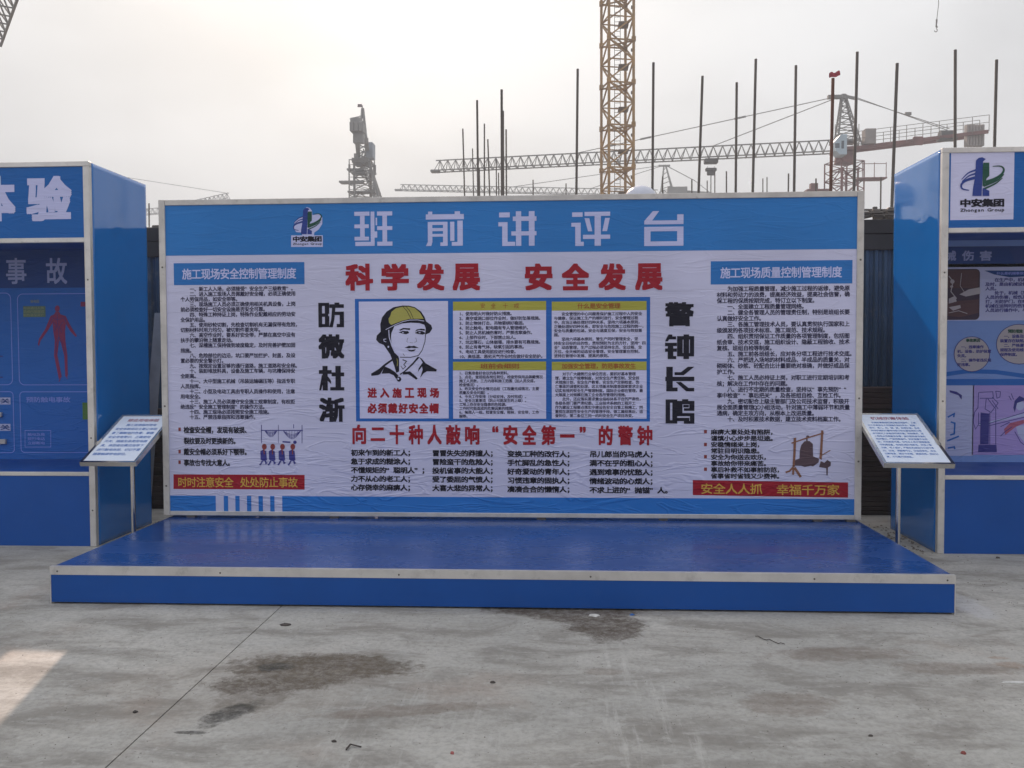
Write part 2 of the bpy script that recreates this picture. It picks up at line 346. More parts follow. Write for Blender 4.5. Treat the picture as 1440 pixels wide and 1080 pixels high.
# ------------------------------------------------------------------ text engine
_gc = {}
def glyph(ch):
    if ch in _gc: return _gc[ch]
    c = bpy.data.curves.new('g', 'FONT'); c.body = ch; c.resolution_u = 2; c.fill_mode = 'FRONT'
    o = bpy.data.objects.new('g', c); COL.objects.link(o)
    dg = bpy.context.evaluated_depsgraph_get(); dg.update(); me = bpy.data.meshes.new_from_object(o.evaluated_get(dg))
    n = len(me.vertices); v = np.zeros(n*3); me.vertices.foreach_get('co', v); v = v.reshape(-1, 3)[:, :2]
    f = [tuple(p.vertices) for p in me.polygons]
    bpy.data.objects.remove(o); bpy.data.curves.remove(c); bpy.data.meshes.remove(me)
    _gc[ch] = (v, f); return _gc[ch]
_g = glyph('国')[0]; EM = 0.0; CYY = (_g[:, 1].min()+_g[:, 1].max())/2; CXX = (_g[:, 0].min()+_g[:, 0].max())/2; EM = (_g[:, 0].max()-_g[:, 0].min())/.86

def layout(s, bold=.0, ncopy=0, latin=.55, track=0.0):
    """-> list of (verts Nx2 in em units, faces, layer); em grid, y centre 0"""
    res = []; x = 0.0
    for ch in s:
        half = ord(ch) < 0x2000
        adv = (latin if half else 1.0)
        if ch not in ' \u3000':
            v, f = glyph(ch)
            if len(v):
                v = v.copy()
                if half: w = (v[:, 0].min()+v[:, 0].max())/2; v[:, 0] = (v[:, 0]-w)/EM + adv/2
                else: v[:, 0] = (v[:, 0]-CXX)/EM + .5
                v[:, 1] = (v[:, 1]-CYY)/EM; v[:, 0] += x
                offs = [(0, 0)]
                sq = ((-1, -1), (1, -1), (1, 1), (-1, 1), (0, -1), (0, 1), (-1, 0), (1, 0))
                for k in range(min(ncopy, 8)): offs.append((bold*sq[k][0], bold*sq[k][1]))
                if ncopy == 1: offs = [(-bold, 0), (bold, 0)]
                for i, (dx, dy) in enumerate(offs): res.append((v + np.array((dx, dy)), f, i))
        x += adv + track
    return res, x

class Plane:
    """a printed surface; ux/uz span it, n points to the viewer; layers stand a fraction of a millimetre apart"""
    def __init__(s, o, ux, uz, n, pix=None): s.o, s.ux, s.uz, s.n, s.pix = Vector(o), Vector(ux), Vector(uz), Vector(n), pix
    def w(s, a, b, d): return s.o + s.ux*a + s.uz*b + s.n*d
    def l(s, px, py):
        d = ray(px, py); t = (s.o-Vector((0, 0, CAMH))).dot(s.n)/d.dot(s.n); p = Vector((0, 0, CAMH)) + d*t - s.o
        return p.dot(s.ux), p.dot(s.uz)
class Print:
    def __init__(s, plane, depth): s.p, s.d, s.mb, s.k = plane, depth, MB(), 0
    def pts(s, pts, faces, extra=0):
        s.mb.add([s.p.w(a, b, s.d+extra) for a, b in pts], faces); return s
    def poly(s, pts, local=False):
        q = [tuple(p) if local else s.p.l(*p) for p in pts]
        tri = tessellate_polygon([[Vector((a, b, 0)) for a, b in q]])
        s.k += 1; return s.pts(q, [tuple(t) for t in tri], (s.k % 40)*2.5e-5)
    def rect(s, x0, y0, x1, y1, local=False):
        if not local:
            (a, b), (c, d) = s.p.l(x0, y0), s.p.l(x1, y1)
        else: a, b, c, d = x0, y0, x1, y1
        return s.poly([(a, b), (c, b), (c, d), (a, d)], True)
    def rrect(s, x0, y0, x1, y1, r, w=None):
        (a, b), (c, d) = s.p.l(x0, y0), s.p.l(x1, y1); a, c = min(a, c), max(a, c); b, d = min(b, d), max(b, d); r *= s.px()
        pts = []
        for cx, cz, t0 in ((c-r, d-r, 0), (a+r, d-r, 90), (a+r, b+r, 180), (c-r, b+r, 270)):
            for i in range(7): t = math.radians(t0+i*15); pts.append((cx+r*math.cos(t), cz+r*math.sin(t)))
        if w is None: return s.poly(pts, True)
        return s.stroke(pts + [pts[0]], w, True)
    def px(s):
        a, b = s.p.l(720, 500), s.p.l(721, 500); return abs(b[0]-a[0])
    def stroke(s, pts, w, local=False, w2=None):
        q = [Vector(p) if local else Vector(s.p.l(*p)) for p in pts]; w = w*s.px(); w2 = w if w2 is None else w2*s.px()
        closed = len(q) > 3 and (q[0]-q[-1]).length < 1e-9; L = []; R = []; n = len(q)
        for i in range(n):
            if closed: a, b = q[(i-1) % (n-1)] if i else q[n-2], q[(i+1)] if i < n-1 else q[1]
            else: a, b = q[max(0, i-1)], q[min(n-1, i+1)]
            d1 = (q[i]-a); d2 = (b-q[i]); d1 = d1.normalized() if d1.length > 1e-9 else d2.normalized(); d2 = d2.normalized() if d2.length > 1e-9 else d1
            t = (d1+d2); t = t.normalized() if t.length > 1e-6 else d1; nn = Vector((-t.y, t.x)); c = max(.5, nn.dot(Vector((-d1.y, d1.x))))
            ww = (w+(w2-w)*i/max(1, n-1))/2/c; L.append(q[i]+nn*ww); R.append(q[i]-nn*ww)
        s.k += 1
        return s.pts([tuple(v) for v in L+R], [(i, i+1, n+i+1, n+i) for i in range(n-1)], (s.k % 40)*2.5e-5)
    def ell(s, cx, cy, rx, ry, n=20, ring=None):
        pts = [(cx+rx*math.cos(2*math.pi*i/n), cy+ry*math.sin(2*math.pi*i/n)) for i in range(n)]
        if ring: return s.stroke(pts+[pts[0]], ring)
        return s.poly(pts)
    def fit(s, txt, x0, y0, x1, y1, bold=0, ncopy=0, latin=.55):
        """glyph ink box mapped onto the rectangle"""
        g, _ = layout(txt, bold, ncopy, latin); allv = np.vstack([v for v, f, i in g]); lo, hi = allv.min(0), allv.max(0)
        (a, b), (c, d) = s.p.l(x0, y1), s.p.l(x1, y0)
        for v, f, i in g:
            q = (v-lo)/(hi-lo); s.pts([(a+(c-a)*p[0], b+(d-b)*p[1]) for p in q], f, i*4e-5)
        return s
    def line(s, txt, x, y, pitch, size, bold=.0, ncopy=0, latin=.55):
        """em grid: pitch and size in photo pixels of the plane, y = centre"""
        a, b = s.p.l(x, y); k = s.px()
        g, _ = layout(txt, bold, ncopy, latin)
        for v, f, i in g: s.pts([(a+p[0]*pitch*k, b+p[1]*size*k) for p in v], f, i*4e-5)
        return s
    def lline(s, txt, a, b, pitch, size, bold=0, ncopy=0):
        g, _ = layout(txt, bold, ncopy)
        for v, f, i in g: s.pts([(a+p[0]*pitch, b+p[1]*size) for p in v], f, i*4e-5)
        return s
    def para(s, lines, x, y, pitch, dy, size, bold=.02, ncopy=1, latin=.55):
        for i, t in enumerate(lines): s.line(t, x, y+i*dy, pitch, size, bold, ncopy, latin)
        return s
    def strokes(s, recs, x0, y0, x1, y1, grow=0):
        """hand-drawn block lettering: rectangles (4 numbers) or polygons (lists of points) on a 100 grid"""
        (a, b), (c, d) = s.p.l(x0, y0), s.p.l(x1, y1)
        for r in recs:
            if isinstance(r, tuple): r = (max(0, r[0]-grow), max(0, r[1]-grow*.5), min(100, r[2]+grow), min(100, r[3]+grow*.5)); r = [(r[0], r[1]), (r[2], r[1]), (r[2], r[3]), (r[0], r[3])]
            s.poly([(a+(c-a)*x/100, b+(d-b)*y/100) for x, y in r], True)
        return s
    def build(s, name, mt, parent):
        me = bpy.data.meshes.new(name); me.from_pydata(s.mb.v, [], s.mb.f); me.materials.append(mt); me.validate()
        o = bpy.data.objects.new(name, me); COL.objects.link(o); o.parent = parent
        if name in ('notice_lettering', 'field_lettering', 'text_lettering', 'verse_lettering', 'note_lettering', 'advice_lettering', 'workers_picture'): o['kind'] = 'stuff'   # print too fine to pick apart
        return o

GL = {
'班': [(0,0,40,12),(15,12,27,84),(0,37,38,48),(0,73,38,84),(43,0,53,100),(2,88,43,100),(60,0,100,12),(74,12,86,88),(60,43,100,54),(60,88,100,100),(53,58,60,76),(56,18,60,40)],
'前': [(6,0,17,8),(76,0,90,8),(0,8,100,23),(5,30,17,88),[(5,88),(17,88),(14,100),(0,100)],(17,30,45,39),(17,48,45,57),(17,65,45,73),(45,30,57,100),(38,90,45,100),(64,30,75,86),(83,27,97,100),(68,89,83,100)],
'讲': [(2,3,30,17),(0,31,24,43),(10,43,24,100),(24,88,44,100),(38,15,100,28),(34,58,100,70),(46,0,60,100),(80,0,95,100)],
'评': [(2,3,29,16),(0,33,24,44),(10,44,24,100),(24,88,32,100),(34,2,100,14),[(34,20),(46,20),(54,58),(43,58)],[(87,20),(99,20),(92,58),(80,58)],(30,68,100,80),(60,14,76,100)],
'台': [[(22,0),(38,0),(20,27),(84,27),(84,10),(100,10),(100,38),(0,38),(0,28)],(0,45,100,58),(0,58,16,100),(84,58,100,100),(16,87,84,100)],
'防': [(0,2,12,100),(12,2,40,12),(28,12,40,44),(12,45,36,56),(28,56,40,98),(12,88,28,98),(66,0,80,8),(46,8,100,20),[(54,20),(67,20),(62,70),(56,100),(42,100),(50,70)],(66,38,99,49),(86,49,99,88),(74,88,99,100)],
'杜': [(0,18,48,31),(17,0,32,100),[(12,36),(17,40),(17,66),(8,100),(0,100)],[(32,40),(40,48),(48,62),(48,74),(32,58)],(53,28,100,41),(68,0,84,88),(47,88,100,100)],
'长': [(6,0,23,100),(0,42,100,57),[(78,0),(100,0),(64,34),(32,34),(32,22),(54,22)],(23,86,40,100),[(36,62),(54,62),(80,86),(100,86),(100,100),(72,100)]],
'钟': [[(12,0),(25,0),(25,8),(38,8),(38,20),(14,20),(10,28),(0,28),(6,12)],(0,35,38,46),(0,58,38,69),(12,46,26,100),(26,89,36,100),(44,8,58,88),(88,8,100,88),(58,8,88,20),(58,77,88,88),(66,0,80,8),(66,20,80,77),(66,88,80,100)],
'鸣': [(0,2,13,98),(26,2,38,98),(13,2,26,13),(13,87,26,98),(60,0,76,8),(43,8,98,19),(43,19,56,68),(85,19,98,46),(66,38,85,46),(64,24,78,32),(56,58,100,68),(87,68,100,100),(43,77,80,88),(66,90,87,100)],
}

# ------------------------------------------------------------------ stage
SX0, SX1, SYF, SYB, SZ = -3.264, 2.374, 5.49, 7.62, .24
st = empty('stage_platform', ((SX0+SX1)/2, (SYF+SYB)/2, 0)); tag(st, 'low blue stage with pale metal nosing along its front edge', 'stage')
def addp(mb, name, mt, parent):
    o = mb.build(name, mt, None)
    if isinstance(parent, bpy.types.Object):
        base = Vector(parent.location); pp = parent.parent
        while pp: base += Vector(pp.location); pp = pp.parent
        o.parent = parent; o.location = -base
    return o
BX0, BX1, BY, BZ0, BZ1 = -3.292, 2.371, 7.194, .2545, 2.849
topm = MB()
nx, ny = 60, 20
vs = []; 
for j in range(ny+1):
    for i in range(nx+1):
        x = SX0+.012+(SX1-SX0-.024)*i/nx; y = SYF+.012+(SYB-SYF-.012)*j/ny
        z = SZ-.004 + .0005*math.sin(x*3.1+y)*math.sin(y*4.3) + .0003*math.sin(x*7.7-y*2)
        vs.append((x, y, z))
topm.add(vs, [(j*(nx+1)+i, j*(nx+1)+i+1, (j+1)*(nx+1)+i+1, (j+1)*(nx+1)+i) for j in range(ny) for i in range(nx)], True)
addp(topm, 'top_panel', BLUE_TOP, st)
addp(MB().box((SX0+.006, SYF+.004, .012), (SX1-.006, SYF+.02, SZ-.052)), 'front_panel', BLUE_FRONT, st)
for x in (SX0+.004, SX1-.02): addp(MB().box((x, SYF+.0205, .006), (x+.016, SYB, SZ-.008)), 'side_panel', BLUE_FRONT, st)
addp(MB().box((SX0+.02, SYB-.016, .006), (SX1-.02, SYB-.001, SZ-.008)), 'back_panel', BLUE_FRONT, st)
nose = MB().box((SX0, SYF, SZ-.052), (SX1, SYF+.004, SZ+.001)).box((SX0, SYF+.004, SZ-.001), (SX1, SYF+.030, SZ+.001))
addp(nose, 'edge_trim', ALU, st)
for x in (SX0, SX1-.006): addp(MB().box((x, SYF+.001, .0), (x+.006, SYF+.018, SZ-.053)), 'corner_trim', ALU_D, st)
for px in (308, 562, 830, 1137, 80, 1330):
    x = gp(px, 800, SZ).x if px not in (80, 1330) else (SX0+.05 if px == 80 else SX1-.05)
    addp(MB().tube((x, SYF-.0015, SZ-.030), (x, SYF+.001, SZ-.030), .006, 8), 'screw', SCREW, st)

# ------------------------------------------------------------------ display board
bd = empty('display_board', ((BX0+BX1)/2, BY, SZ)); tag(bd, 'wide printed notice board in a metal frame at the back of the stage', 'notice board')
FW_ = .052
addp(MB().box((BX0, BY, BZ0), (BX0+FW_, BY+.05, BZ1), .003), 'side_rail', ALU_D, bd)
addp(MB().box((BX1-FW_, BY, BZ0), (BX1, BY+.05, BZ1), .003), 'side_rail', ALU_D, bd)
addp(MB().box((BX0+FW_+.001, BY+.001, BZ1-.045), (BX1-FW_-.001, BY+.051, BZ1-.001), .003), 'top_rail', ALU_D, bd)
addp(MB().box((BX0+FW_+.001, BY+.001, BZ0+.001), (BX1-FW_-.001, BY+.051, BZ0+.036), .003), 'bottom_rail', ALU_D, bd)
for x in (-3.1, -1.9, -.2, .78, 2.0, 2.26): addp(MB().box((x, BY+.004, SZ-.003), (x+.07, BY+.046, BZ0)), 'foot', SCREW, bd)
for x in (BX0+.1, -1.6, .2, BX1-.15):
    addp(MB().box((x, BY+.052, BZ0+.04), (x+.04, BY+.09, BZ1-.06)), 'rear_upright', ALU_D, bd)
    addp(MB().beam((x+.02, BY+.09, 2.1), (x+.02, BY+.62, .02), .035), 'rear_brace', ALU_D, bd)
for x, z in ((BX0+.026, 2.30), (BX0+.026, 1.16), (BX1-.026, 2.31), (BX1-.026, 1.22), (BX1-.026, .72), (BX0+.026, .5)):
    addp(MB().tube((x, BY-.002, z), (x, BY+.002, z), .008, 8), 'screw', SCREW, bd)
ban = addp(MB().box((BX0+FW_, BY+.012, BZ0+.034), (BX1-FW_, BY+.02, BZ1-.044)), 'banner', V_WHITE, bd)
bnorm = Empty = None
bl = empty('banner_print_origin'); COL.objects.unlink(bl); bpy.data.objects.remove(bl)
PB = Plane((0, BY+.012, 0), (1, 0, 0), (0, 0, 1), (0, -1, 0))
def onban(pr, name, mt, label=None):
    o = pr.build(name, mt, ban)       # sub-part: banner itself sits at minus the board's base
    if label: o['label'] = label
    return o
D1, D2, D3, D4 = .0008, .0022, .0036, .005
xL, xR = BX0+FW_, BX1-FW_
zb = PB.l(232, 356.8)[1]*.5 + PB.l(1205, 353.2)[1]*.5
onban(Print(PB, D1).rect(xL, BZ1-.045, xR, zb, True), 'header_band', V_BAND)
zl0 = (PB.l(300, 693)[1]+PB.l(1190, 706)[1])/2
pr = Print(PB, D1); segs = [303.5, 314.7, 320.9, 331, 337, 347.3, 353.5, 363.6, 369.8, 380, 386, 396.9]
xs = [PB.l(q, 705)[0] for q in segs]; prev = xL
for i in range(0, 12, 2): pr.rect(prev, BZ0+.036, xs[i], zl0, True); prev = xs[i+1]
pr.rect(prev, BZ0+.036, xR, zl0, True); onban(pr, 'footer_band', V_BAND2)
# headline
for ch, x0, x1 in (('班', 498.3, 552), ('前', 598.8, 652.5), ('讲', 700.8, 754.5), ('评', 803.5, 858), ('台', 906, 961)):
    onban(Print(PB, D2).strokes(GL[ch], x0, 297+(954-x0)*.002, x1, 345.5), 'headline_letter', V_LIGHT)
# slogans
for s, x0, x1 in (('科学发展', 485.8, 675.4), ('安全发展', 738, 932)):
    for i, ch in enumerate(s):
        p = (x1-x0-39)/3; a = x0+p*i; dy = -(a-486)*.0015
        onban(Print(PB, D2).fit(ch, a-1.2, 369.4+dy, a+40.2, 410.2+dy, .035, 8), 'slogan_outline', V_SKIN)
        onban(Print(PB, D3).fit(ch, a, 370.6+dy, a+39, 409+dy, .045, 8), 'slogan_letter', V_RED)
for s, x0, x1, ys in (('防微杜渐', 447.6, 483.9, (425.7, 470, 514.6, 559)), ('警钟长鸣', 934.8, 975.8, (424.6, 470.4, 515.8, 561.4))):
    for i, ch in enumerate(s):
        pr = Print(PB, D2)
        y1 = ys[i]+34.4
        if ch in GL: pr.strokes(GL[ch], x0+i*.4, ys[i], x1+i*.2, y1, 2.6)
        else: pr.fit(ch, x0+i*.4, ys[i], x1+i*.2, y1, .040, 8)
        onban(pr, 'vertical_slogan_letter', V_BLACK)
# left and right notices
onban(Print(PB, D1).rect(244.2, 370.2, 428.4, 399.6), 'title_plate', V_TITLE)
onban(Print(PB, D2).fit('施工现场安全控制管理制度', 256.5, 376.3, 416.5, 393.2, .018, 6), 'title_lettering', V_LIGHT)
onban(Print(PB, D1).rect(999.5, 367.4, 1198.6, 398.6), 'title_plate', V_TITLE)
onban(Print(PB, D2).fit('施工现场质量控制管理制度', 1013, 374.4, 1184, 391.6, .018, 6), 'title_lettering', V_LIGHT)
LT = """　　一、新工人入场，必须接受“安全生产三级教育”。
　　二、进入施工现场人员佩戴好安全帽，必须正确使用
个人劳保用品，如安全带等。
　　三、现场施工人员必须正确使用相关机具设备，上岗
前必须检查好一切安全设施是否安全可靠。
　　四、特殊工种持证上岗，特殊作业配戴相应的劳动安
全保护用品。
　　五、使用砂轮切割，先检查切割机有无漏保带有危险，
切割材料时用力均匀，被切割件要夹牢。
　　六、高空作业时，要系好安全带，严禁在高空中没有
扶手的攀沿物上随意走动。
　　七、深槽施工保持做到坡度稳定，及时完善护壁加固
措施。
　　八、危险部位的边沿，坑口要严加拦护、封盖，及设
置必要的安全警示灯。
　　九、按规定设置足够的通行道路，施工道路和安全梯。
　　十、装卸堆放料具，设备及施工车辆，与坑槽保持安
全距离。
　　十一、大中型施工机械（吊装运输碾压等）指派专职
人员指挥。
　　十二、小型及电动工具由专职人员操作和使用，注意
用电安全。
　　十三、施工人员必须遵守安全施工规章制度，有权拒
绝违反“安全施工管理制度”的操作方法。
　　十四、施工现场必须按照安全施工措施。
　　十五、严禁违章指挥和违章操作。""".split('\n')
onban(Print(PB, D2).para(LT, 254, 406.8, 6.68, 7.19, 6.8, .019, 4), 'notice_lettering', V_INK)
RT = """　　为加强工程质量管理，减少施工过程的返修，避免原
材料和劳动力的浪费，提高经济效益，提高社会信誉，确
保工程的保质按期完成，特订立以下制度。
　　一、全面建立工程质量管理网络。
　　二、健全各管理人员的管理责任制，特别是班组长要
认真做好安全工作。
　　三、各施工管理技术人员，要认真贯彻执行国家和上
级颁发的各项技术标准、施工规范、技术规程。
　　四、组织贯彻保证工作质量的各项管理制度，包括图
纸会审、技术交底，施工组织设计、隐蔽工程验收、技术
复核、班组自检等制度。
　　五、施工前各班组长，应对各分项工程进行技术交底。
　　六、严把进入场地的材料成品、半成品的质量关，对
砌砌体、砂浆、砼配合比计量要绝对准确，并做好成品保
护工作。
　　七、施工人员必持证上岗，对职工进行定期培训和考
核；解决在工作中存在的问题。
　　八、进行不定期的质量检查，坚持以“事先预防”“
事中检查”“事后把关”，及各班组自检、互检工作。
　　九、密切配合上级主管部门及公司技术监督，积极开
展全面质量管理QC小组活动，针对施工中薄弱环节和质量
通病，确定主攻方向，从根本上改进质量。
　　十、及时积累技术数据，建立技术资料档案工作。""".split('\n')
onban(Print(PB, D2).para(RT, 1008, 406.6, 7.22, 8.31, 7.4, .020, 4), 'notice_lettering', V_INK)
pr = Print(PB, D2)
for t, y in zip(('检查安全帽，发现有破损、', '裂纹要及时更换新的。', '戴安全帽必须系好下颚带。', '事故也专找大意人。'), (604.8, 620.2, 635.5, 650.8)): pr.line(t, 258.5, y, 8.1, 9.6, .03, 6)
onban(pr, 'advice_lettering', V_BLACK)
for y in (603.8, 635, 650): onban(Print(PB, D2).rect(251, y-2.6, 254.4, y+2.4), 'bullet', V_BROWN2)
for y in (607, 625, 642.2, 659.8): onban(Print(PB, D2).rect(990, y-2.4, 994, y+2.4), 'bullet', V_BROWN2)
pr = Print(PB, D2)
for i, t in enumerate(('麻痹大意处处有陷阱，', '谨慎小心步步是坦途。', '安稳情绪来上岗，', '常驻目明识隐患。', '安全为你送去欢乐，', '事故给你带来痛苦。', '事后补救不如事前防范，', '省事省时省钱又少费神。')):
    pr.line(t, 999.6, 607.6+i*8.82, 9.05, 7.6, .03, 6)
onban(pr, 'advice_lettering', V_BLACK)
onban(Print(PB, D1).poly([(244, 667), (428.4, 667.8), (428.4, 688.4), (244, 687.6)]), 'slogan_plate', V_RED)
onban(Print(PB, D2).fit('时时注意安全', 251, 671, 328.4, 685, .012, 4), 'slogan_lettering', V_ORANGE); onban(Print(PB, D2).fit('处处防止事故', 338, 671.3, 418.6, 685.2, .012, 4), 'slogan_lettering', V_ORANGE)
onban(Print(PB, D1).poly([(974.2, 675), (1192.6, 678.4), (1192.6, 699.8), (974.2, 696.2)]), 'slogan_plate', V_RED)
onban(Print(PB, D2).fit('安全人人抓', 986, 680, 1072, 694.4, .012, 4), 'slogan_lettering', V_ORANGE); onban(Print(PB, D2).fit('幸福千万家', 1092, 681.4, 1180.5, 696, .012, 4), 'slogan_lettering', V_ORANGE)
# centre frame with five fields
onban(Print(PB, D1).rect(499, 420.4, 914, 592.8), 'frame_print', V_FRAME)
pr = Print(PB, D2).rect(504.6, 424.2, 631, 588.4)
for a, b in ((637, 768), (775.9, 909.2)): pr.rect(a, 437, b, 504.4).rect(a, 521, b, 588.8)
onban(pr, 'field', V_SKIN)
pr = Print(PB, D2)
for a, b in ((637, 768), (775.9, 909.2)): pr.rect(a, 424.2, b, 436.2).rect(a, 508.7, b, 520.4)
onban(pr, 'field_heading_strip', V_YEL)
pr = Print(PB, D3)
pr.fit('安', 676, 426.4, 682, 433.6).fit('全', 690.5, 426.4, 697, 433.6).fit('十', 707.5, 426.4, 714, 433.6).fit('戒', 722.5, 426.4, 730, 433.6)
pr.fit('班前会细则', 675.5, 511, 730, 518.4, .015, 4); pr.fit('什么是安全管理', 812, 426, 872.5, 434.2, .015, 4); pr.fit('加强安全管理，防范事故发生', 790, 510.6, 894, 518.8, .015, 4)
onban(pr, 'field_heading_lettering', V_BROWNINK)
T1 = ['1、使用明火时做好防火措施。', '2、高空或洞口部位作业时，做好防坠落措施。', '3、防止物体打击，吊物要绑好稳固。', '4、防止触电，配电箱有专人管理维护。', '5、防止人员机械伤害时，严禁违章操作。', '6、上部作业时，下部禁止站人。', '7、坑边落石，山体崩塌，排水要有可靠措施。', '8、防止有毒气体，缺氧引起的事故。', '9、电动工具使用前应进行检查。', '10、高低温、恶劣天气作业时应做好安全防护。']
T3 = ['1、召集准备好会议的各种资料。', '2、点名，查班组各岗位到位，检查劳保用品佩戴情况', '施工人员数，三方内容和施工范围（加人员交底，', '检查情况）。', '3、昨天安全作业情况总结（工程量完成情况，主要', '质量及安全问题）。', '4、今天工作安排（分组安排，及时完成）。', '5、安全注意事项（防止可能发生的上级）。', '工地上存在安全隐患的危险源。', '工作时可能造成的危害因素的措施。', '6、每周人一组，检查安全帽，鞋袜，安全带，工作', '服等。']
T2 = ['　　安全管理的中心问题是保护施工过程中人的安全', '与健康，保证施工生产的顺利进行，安全管理过程', '中，应当正确处理好四种关系，坚持六项基本原则，', '正确处理好四种关系，即安全与危险施工过程的统一，', '安全与质量的包涵，安全与速度互保，安全与效益兼', '顾。', '　　坚持六项基本原则，管生产同时管理安全，坚', '持安全目标的目的性，贯彻预防为主的方针，坚持“四', '全”动态管理，生产过程必须坚持全员、全过程、全', '方位、全天候的动态安全管理，安全管理重在控制，', '坚持在管理中发展、提高的原则。']
T4 = ['　　对于广大建筑行业单位而言，要抓好基本管理', '理，建立生产规章制度，对安全生产责任制，安全技', '术措施计划，安全生产教育，安全生产定期检查，伤', '亡事故的调查和处理，这五项基本制度是国家要求企业', '切实有效的安全生产管理制度。国际企业都在管理，最', '大限度上对规模在施工企业各所管理的措施。', '　　此外，还应落实要求重业指标体系平台的严肃性，', '各级各部门要严肃纪委。工业技术系统的工程开工', '作为建设工程要点落实中建设各安全自管工程施工，同', '重视在原则性安全生产的管理手段，做工属结果后，追', '查到位，第二条位三同一的利安全生产项目改变。']
onban(Print(PB, D3).para(T1, 645.8, 441.4, 5.72, 6.67, 5.5, .02, 4).para(T3, 645.8, 524.8, 5.0, 5.5, 4.9, .018, 4), 'field_lettering', V_INK)
onban(Print(PB, D3).para(T2, 779, 441.8, 5.32, 5.87, 5.0, .018, 4).para(T4, 780.6, 526, 5.1, 5.86, 5.0, .018, 4), 'field_lettering', V_INK)
pr = Print(PB, D3)
for i, ch in enumerate('进入施工现场'): pr.fit(ch, 517+i*17.5, 545.4, 530+i*17.5, 559.4, .045, 8)
onban(pr, 'caption_lettering', V_RED); pr = Print(PB, D3)
for i, ch in enumerate('必须戴好安全帽'): pr.fit(ch, 517+i*14.5, 567, 530+i*14.5, 581.4, .045, 8)
onban(pr, 'caption_lettering', V_RED)
# bottom headline
for ch, a, b in (('向', 495.8, 514.7), ('二', 521.3, 541.4), ('十', 548, 568.3), ('种', 574.6, 594.7), ('人', 601, 621), ('敲', 627, 648), ('响', 654, 674.2), ('安', 707.6, 728), ('全', 734.4, 754.4), ('第', 761, 781.5), ('的', 842, 861.6), ('警', 869, 890), ('钟', 896, 917.5)):
    dy = (a-495)*.004
    q = (601, 620) if ch == '二' else (597, 624.6)
    onban(Print(PB, D2).fit(ch, a, q[0]+dy, b, q[1]+dy, .038, 8), 'headline_letter', V_RED)
onban(Print(PB, D2).fit('“', 692, 599, 701, 608, .04, 6), 'headline_letter', V_RED); onban(Print(PB, D2).fit('”', 814.8, 600, 823.8, 608.6, .04, 6), 'headline_letter', V_RED); onban(Print(PB, D2).rect(787.5, 610.6, 808, 615.4), 'headline_letter', V_RED)
cols = [(493.6, 636.7, 10.15, 12.2, ['初来乍到的新工人；', '急于求成的糊涂人；', '不懂规矩的“聪明人”；', '力不从心的老工人；', '心存侥幸的麻痹人；']),
        (608, 637.4, 10.25, 12.25, ['冒冒失失的莽撞人；', '冒险蛮干的危险人；', '投机省事的大能人；', '受了委屈的气愤人；', '大喜大悲的异常人；']),
        (713.5, 638.4, 10.45, 12.4, ['变换工种的改行人；', '手忙脚乱的急性人；', '好奇爱动的青年人；', '习惯违章的固执人；', '凑凑合合的懒惰人；']),
        (829, 638.8, 10.5, 12.6, ['吊儿郎当的马虎人；', '满不在乎的粗心人；', '遇到难事的忧愁人；', '情绪波动的心烦人；', '不求上进的“抛锚”人。'])]
for x, y, p, dy, L in cols: onban(Print(PB, D2).para(L, x, y, p, dy, 9.0, .035, 6), 'verse_lettering', V_BLACK)

# worker portrait
def Q(pts, ox=515, oy=420, k=8.305): return [(ox+x/k, oy+y/k) for x, y in pts]
pt = Print(PB, D3)
pt.poly(Q([(425,80),(320,100),(240,150),(185,220),(165,300),(170,385),(125,430),(117,480),(150,518),(205,540),(245,600),(280,650),(300,705),(330,790),(352,865),(385,850),(385,700),(375,672),(330,630),(298,560),(290,450),(295,400),(320,345),(330,320),(420,290),(520,280),(620,285),(680,305),(695,345),(690,420),(740,400),(772,350),(760,310),(700,265),(680,210),(640,150),(570,100),(500,82)]))
pt.stroke(Q([(695,410),(687,500),(655,600),(612,662),(520,685),(395,683)]), 1.0)
pt.poly(Q([(385,366),(430,342),(515,346),(512,366),(440,358),(398,374)])); pt.poly(Q([(568,385),(590,360),(640,350),(685,356),(685,374),(620,366)]))
pt.poly(Q([(378,394),(430,376),(490,380),(503,400),(470,416),(425,408)])); pt.poly(Q([(568,402),(600,380),(655,378),(700,404),(660,420),(605,412)]))
pt.stroke(Q([(488,455),(474,500),(490,512)]), .4); pt.stroke(Q([(562,512),(592,498),(578,455)]), .4); pt.stroke(Q([(508,512),(545,516)]), .35)
pt.poly(Q([(450,573),(500,550),(530,555),(560,550),(615,573),(560,578),(530,572),(500,580)])); pt.poly(Q([(480,592),(530,600),(580,590),(562,612),(530,618),(500,612)]))
pt.poly(Q([(58,875),(150,820),(205,770),(300,705),(312,722),(222,785),(165,880),(140,892),(62,902)]))
pt.poly(Q([(215,790),(280,818),(340,858),(378,900),(350,938),(322,895),(270,872),(180,876)]))
pt.ell(515+383/8.305, 420+940/8.305, 3.3, 3.5, 14)
pt.stroke(Q([(612,682),(545,760),(450,850),(395,885)]), 2.6, w2=1.4)
pt.poly(Q([(430,860),(510,848),(560,888),(602,930),(585,946),(530,908),(490,882),(430,886)]))
pt.poly(Q([(615,680),(650,700),(695,755),(825,828),(820,850),(710,848),(670,872),(630,925),(660,830),(652,790),(605,855),(612,815),(660,745),(640,712)]))
pt.stroke(Q([(430,640),(448,668)]), .6); pt.stroke(Q([(425,712),(472,730),(440,770),(462,792),(430,822),(405,785)]), 1.3, w2=.7)
onban(pt, 'worker_picture', V_BLACK)
pt = Print(PB, D4)
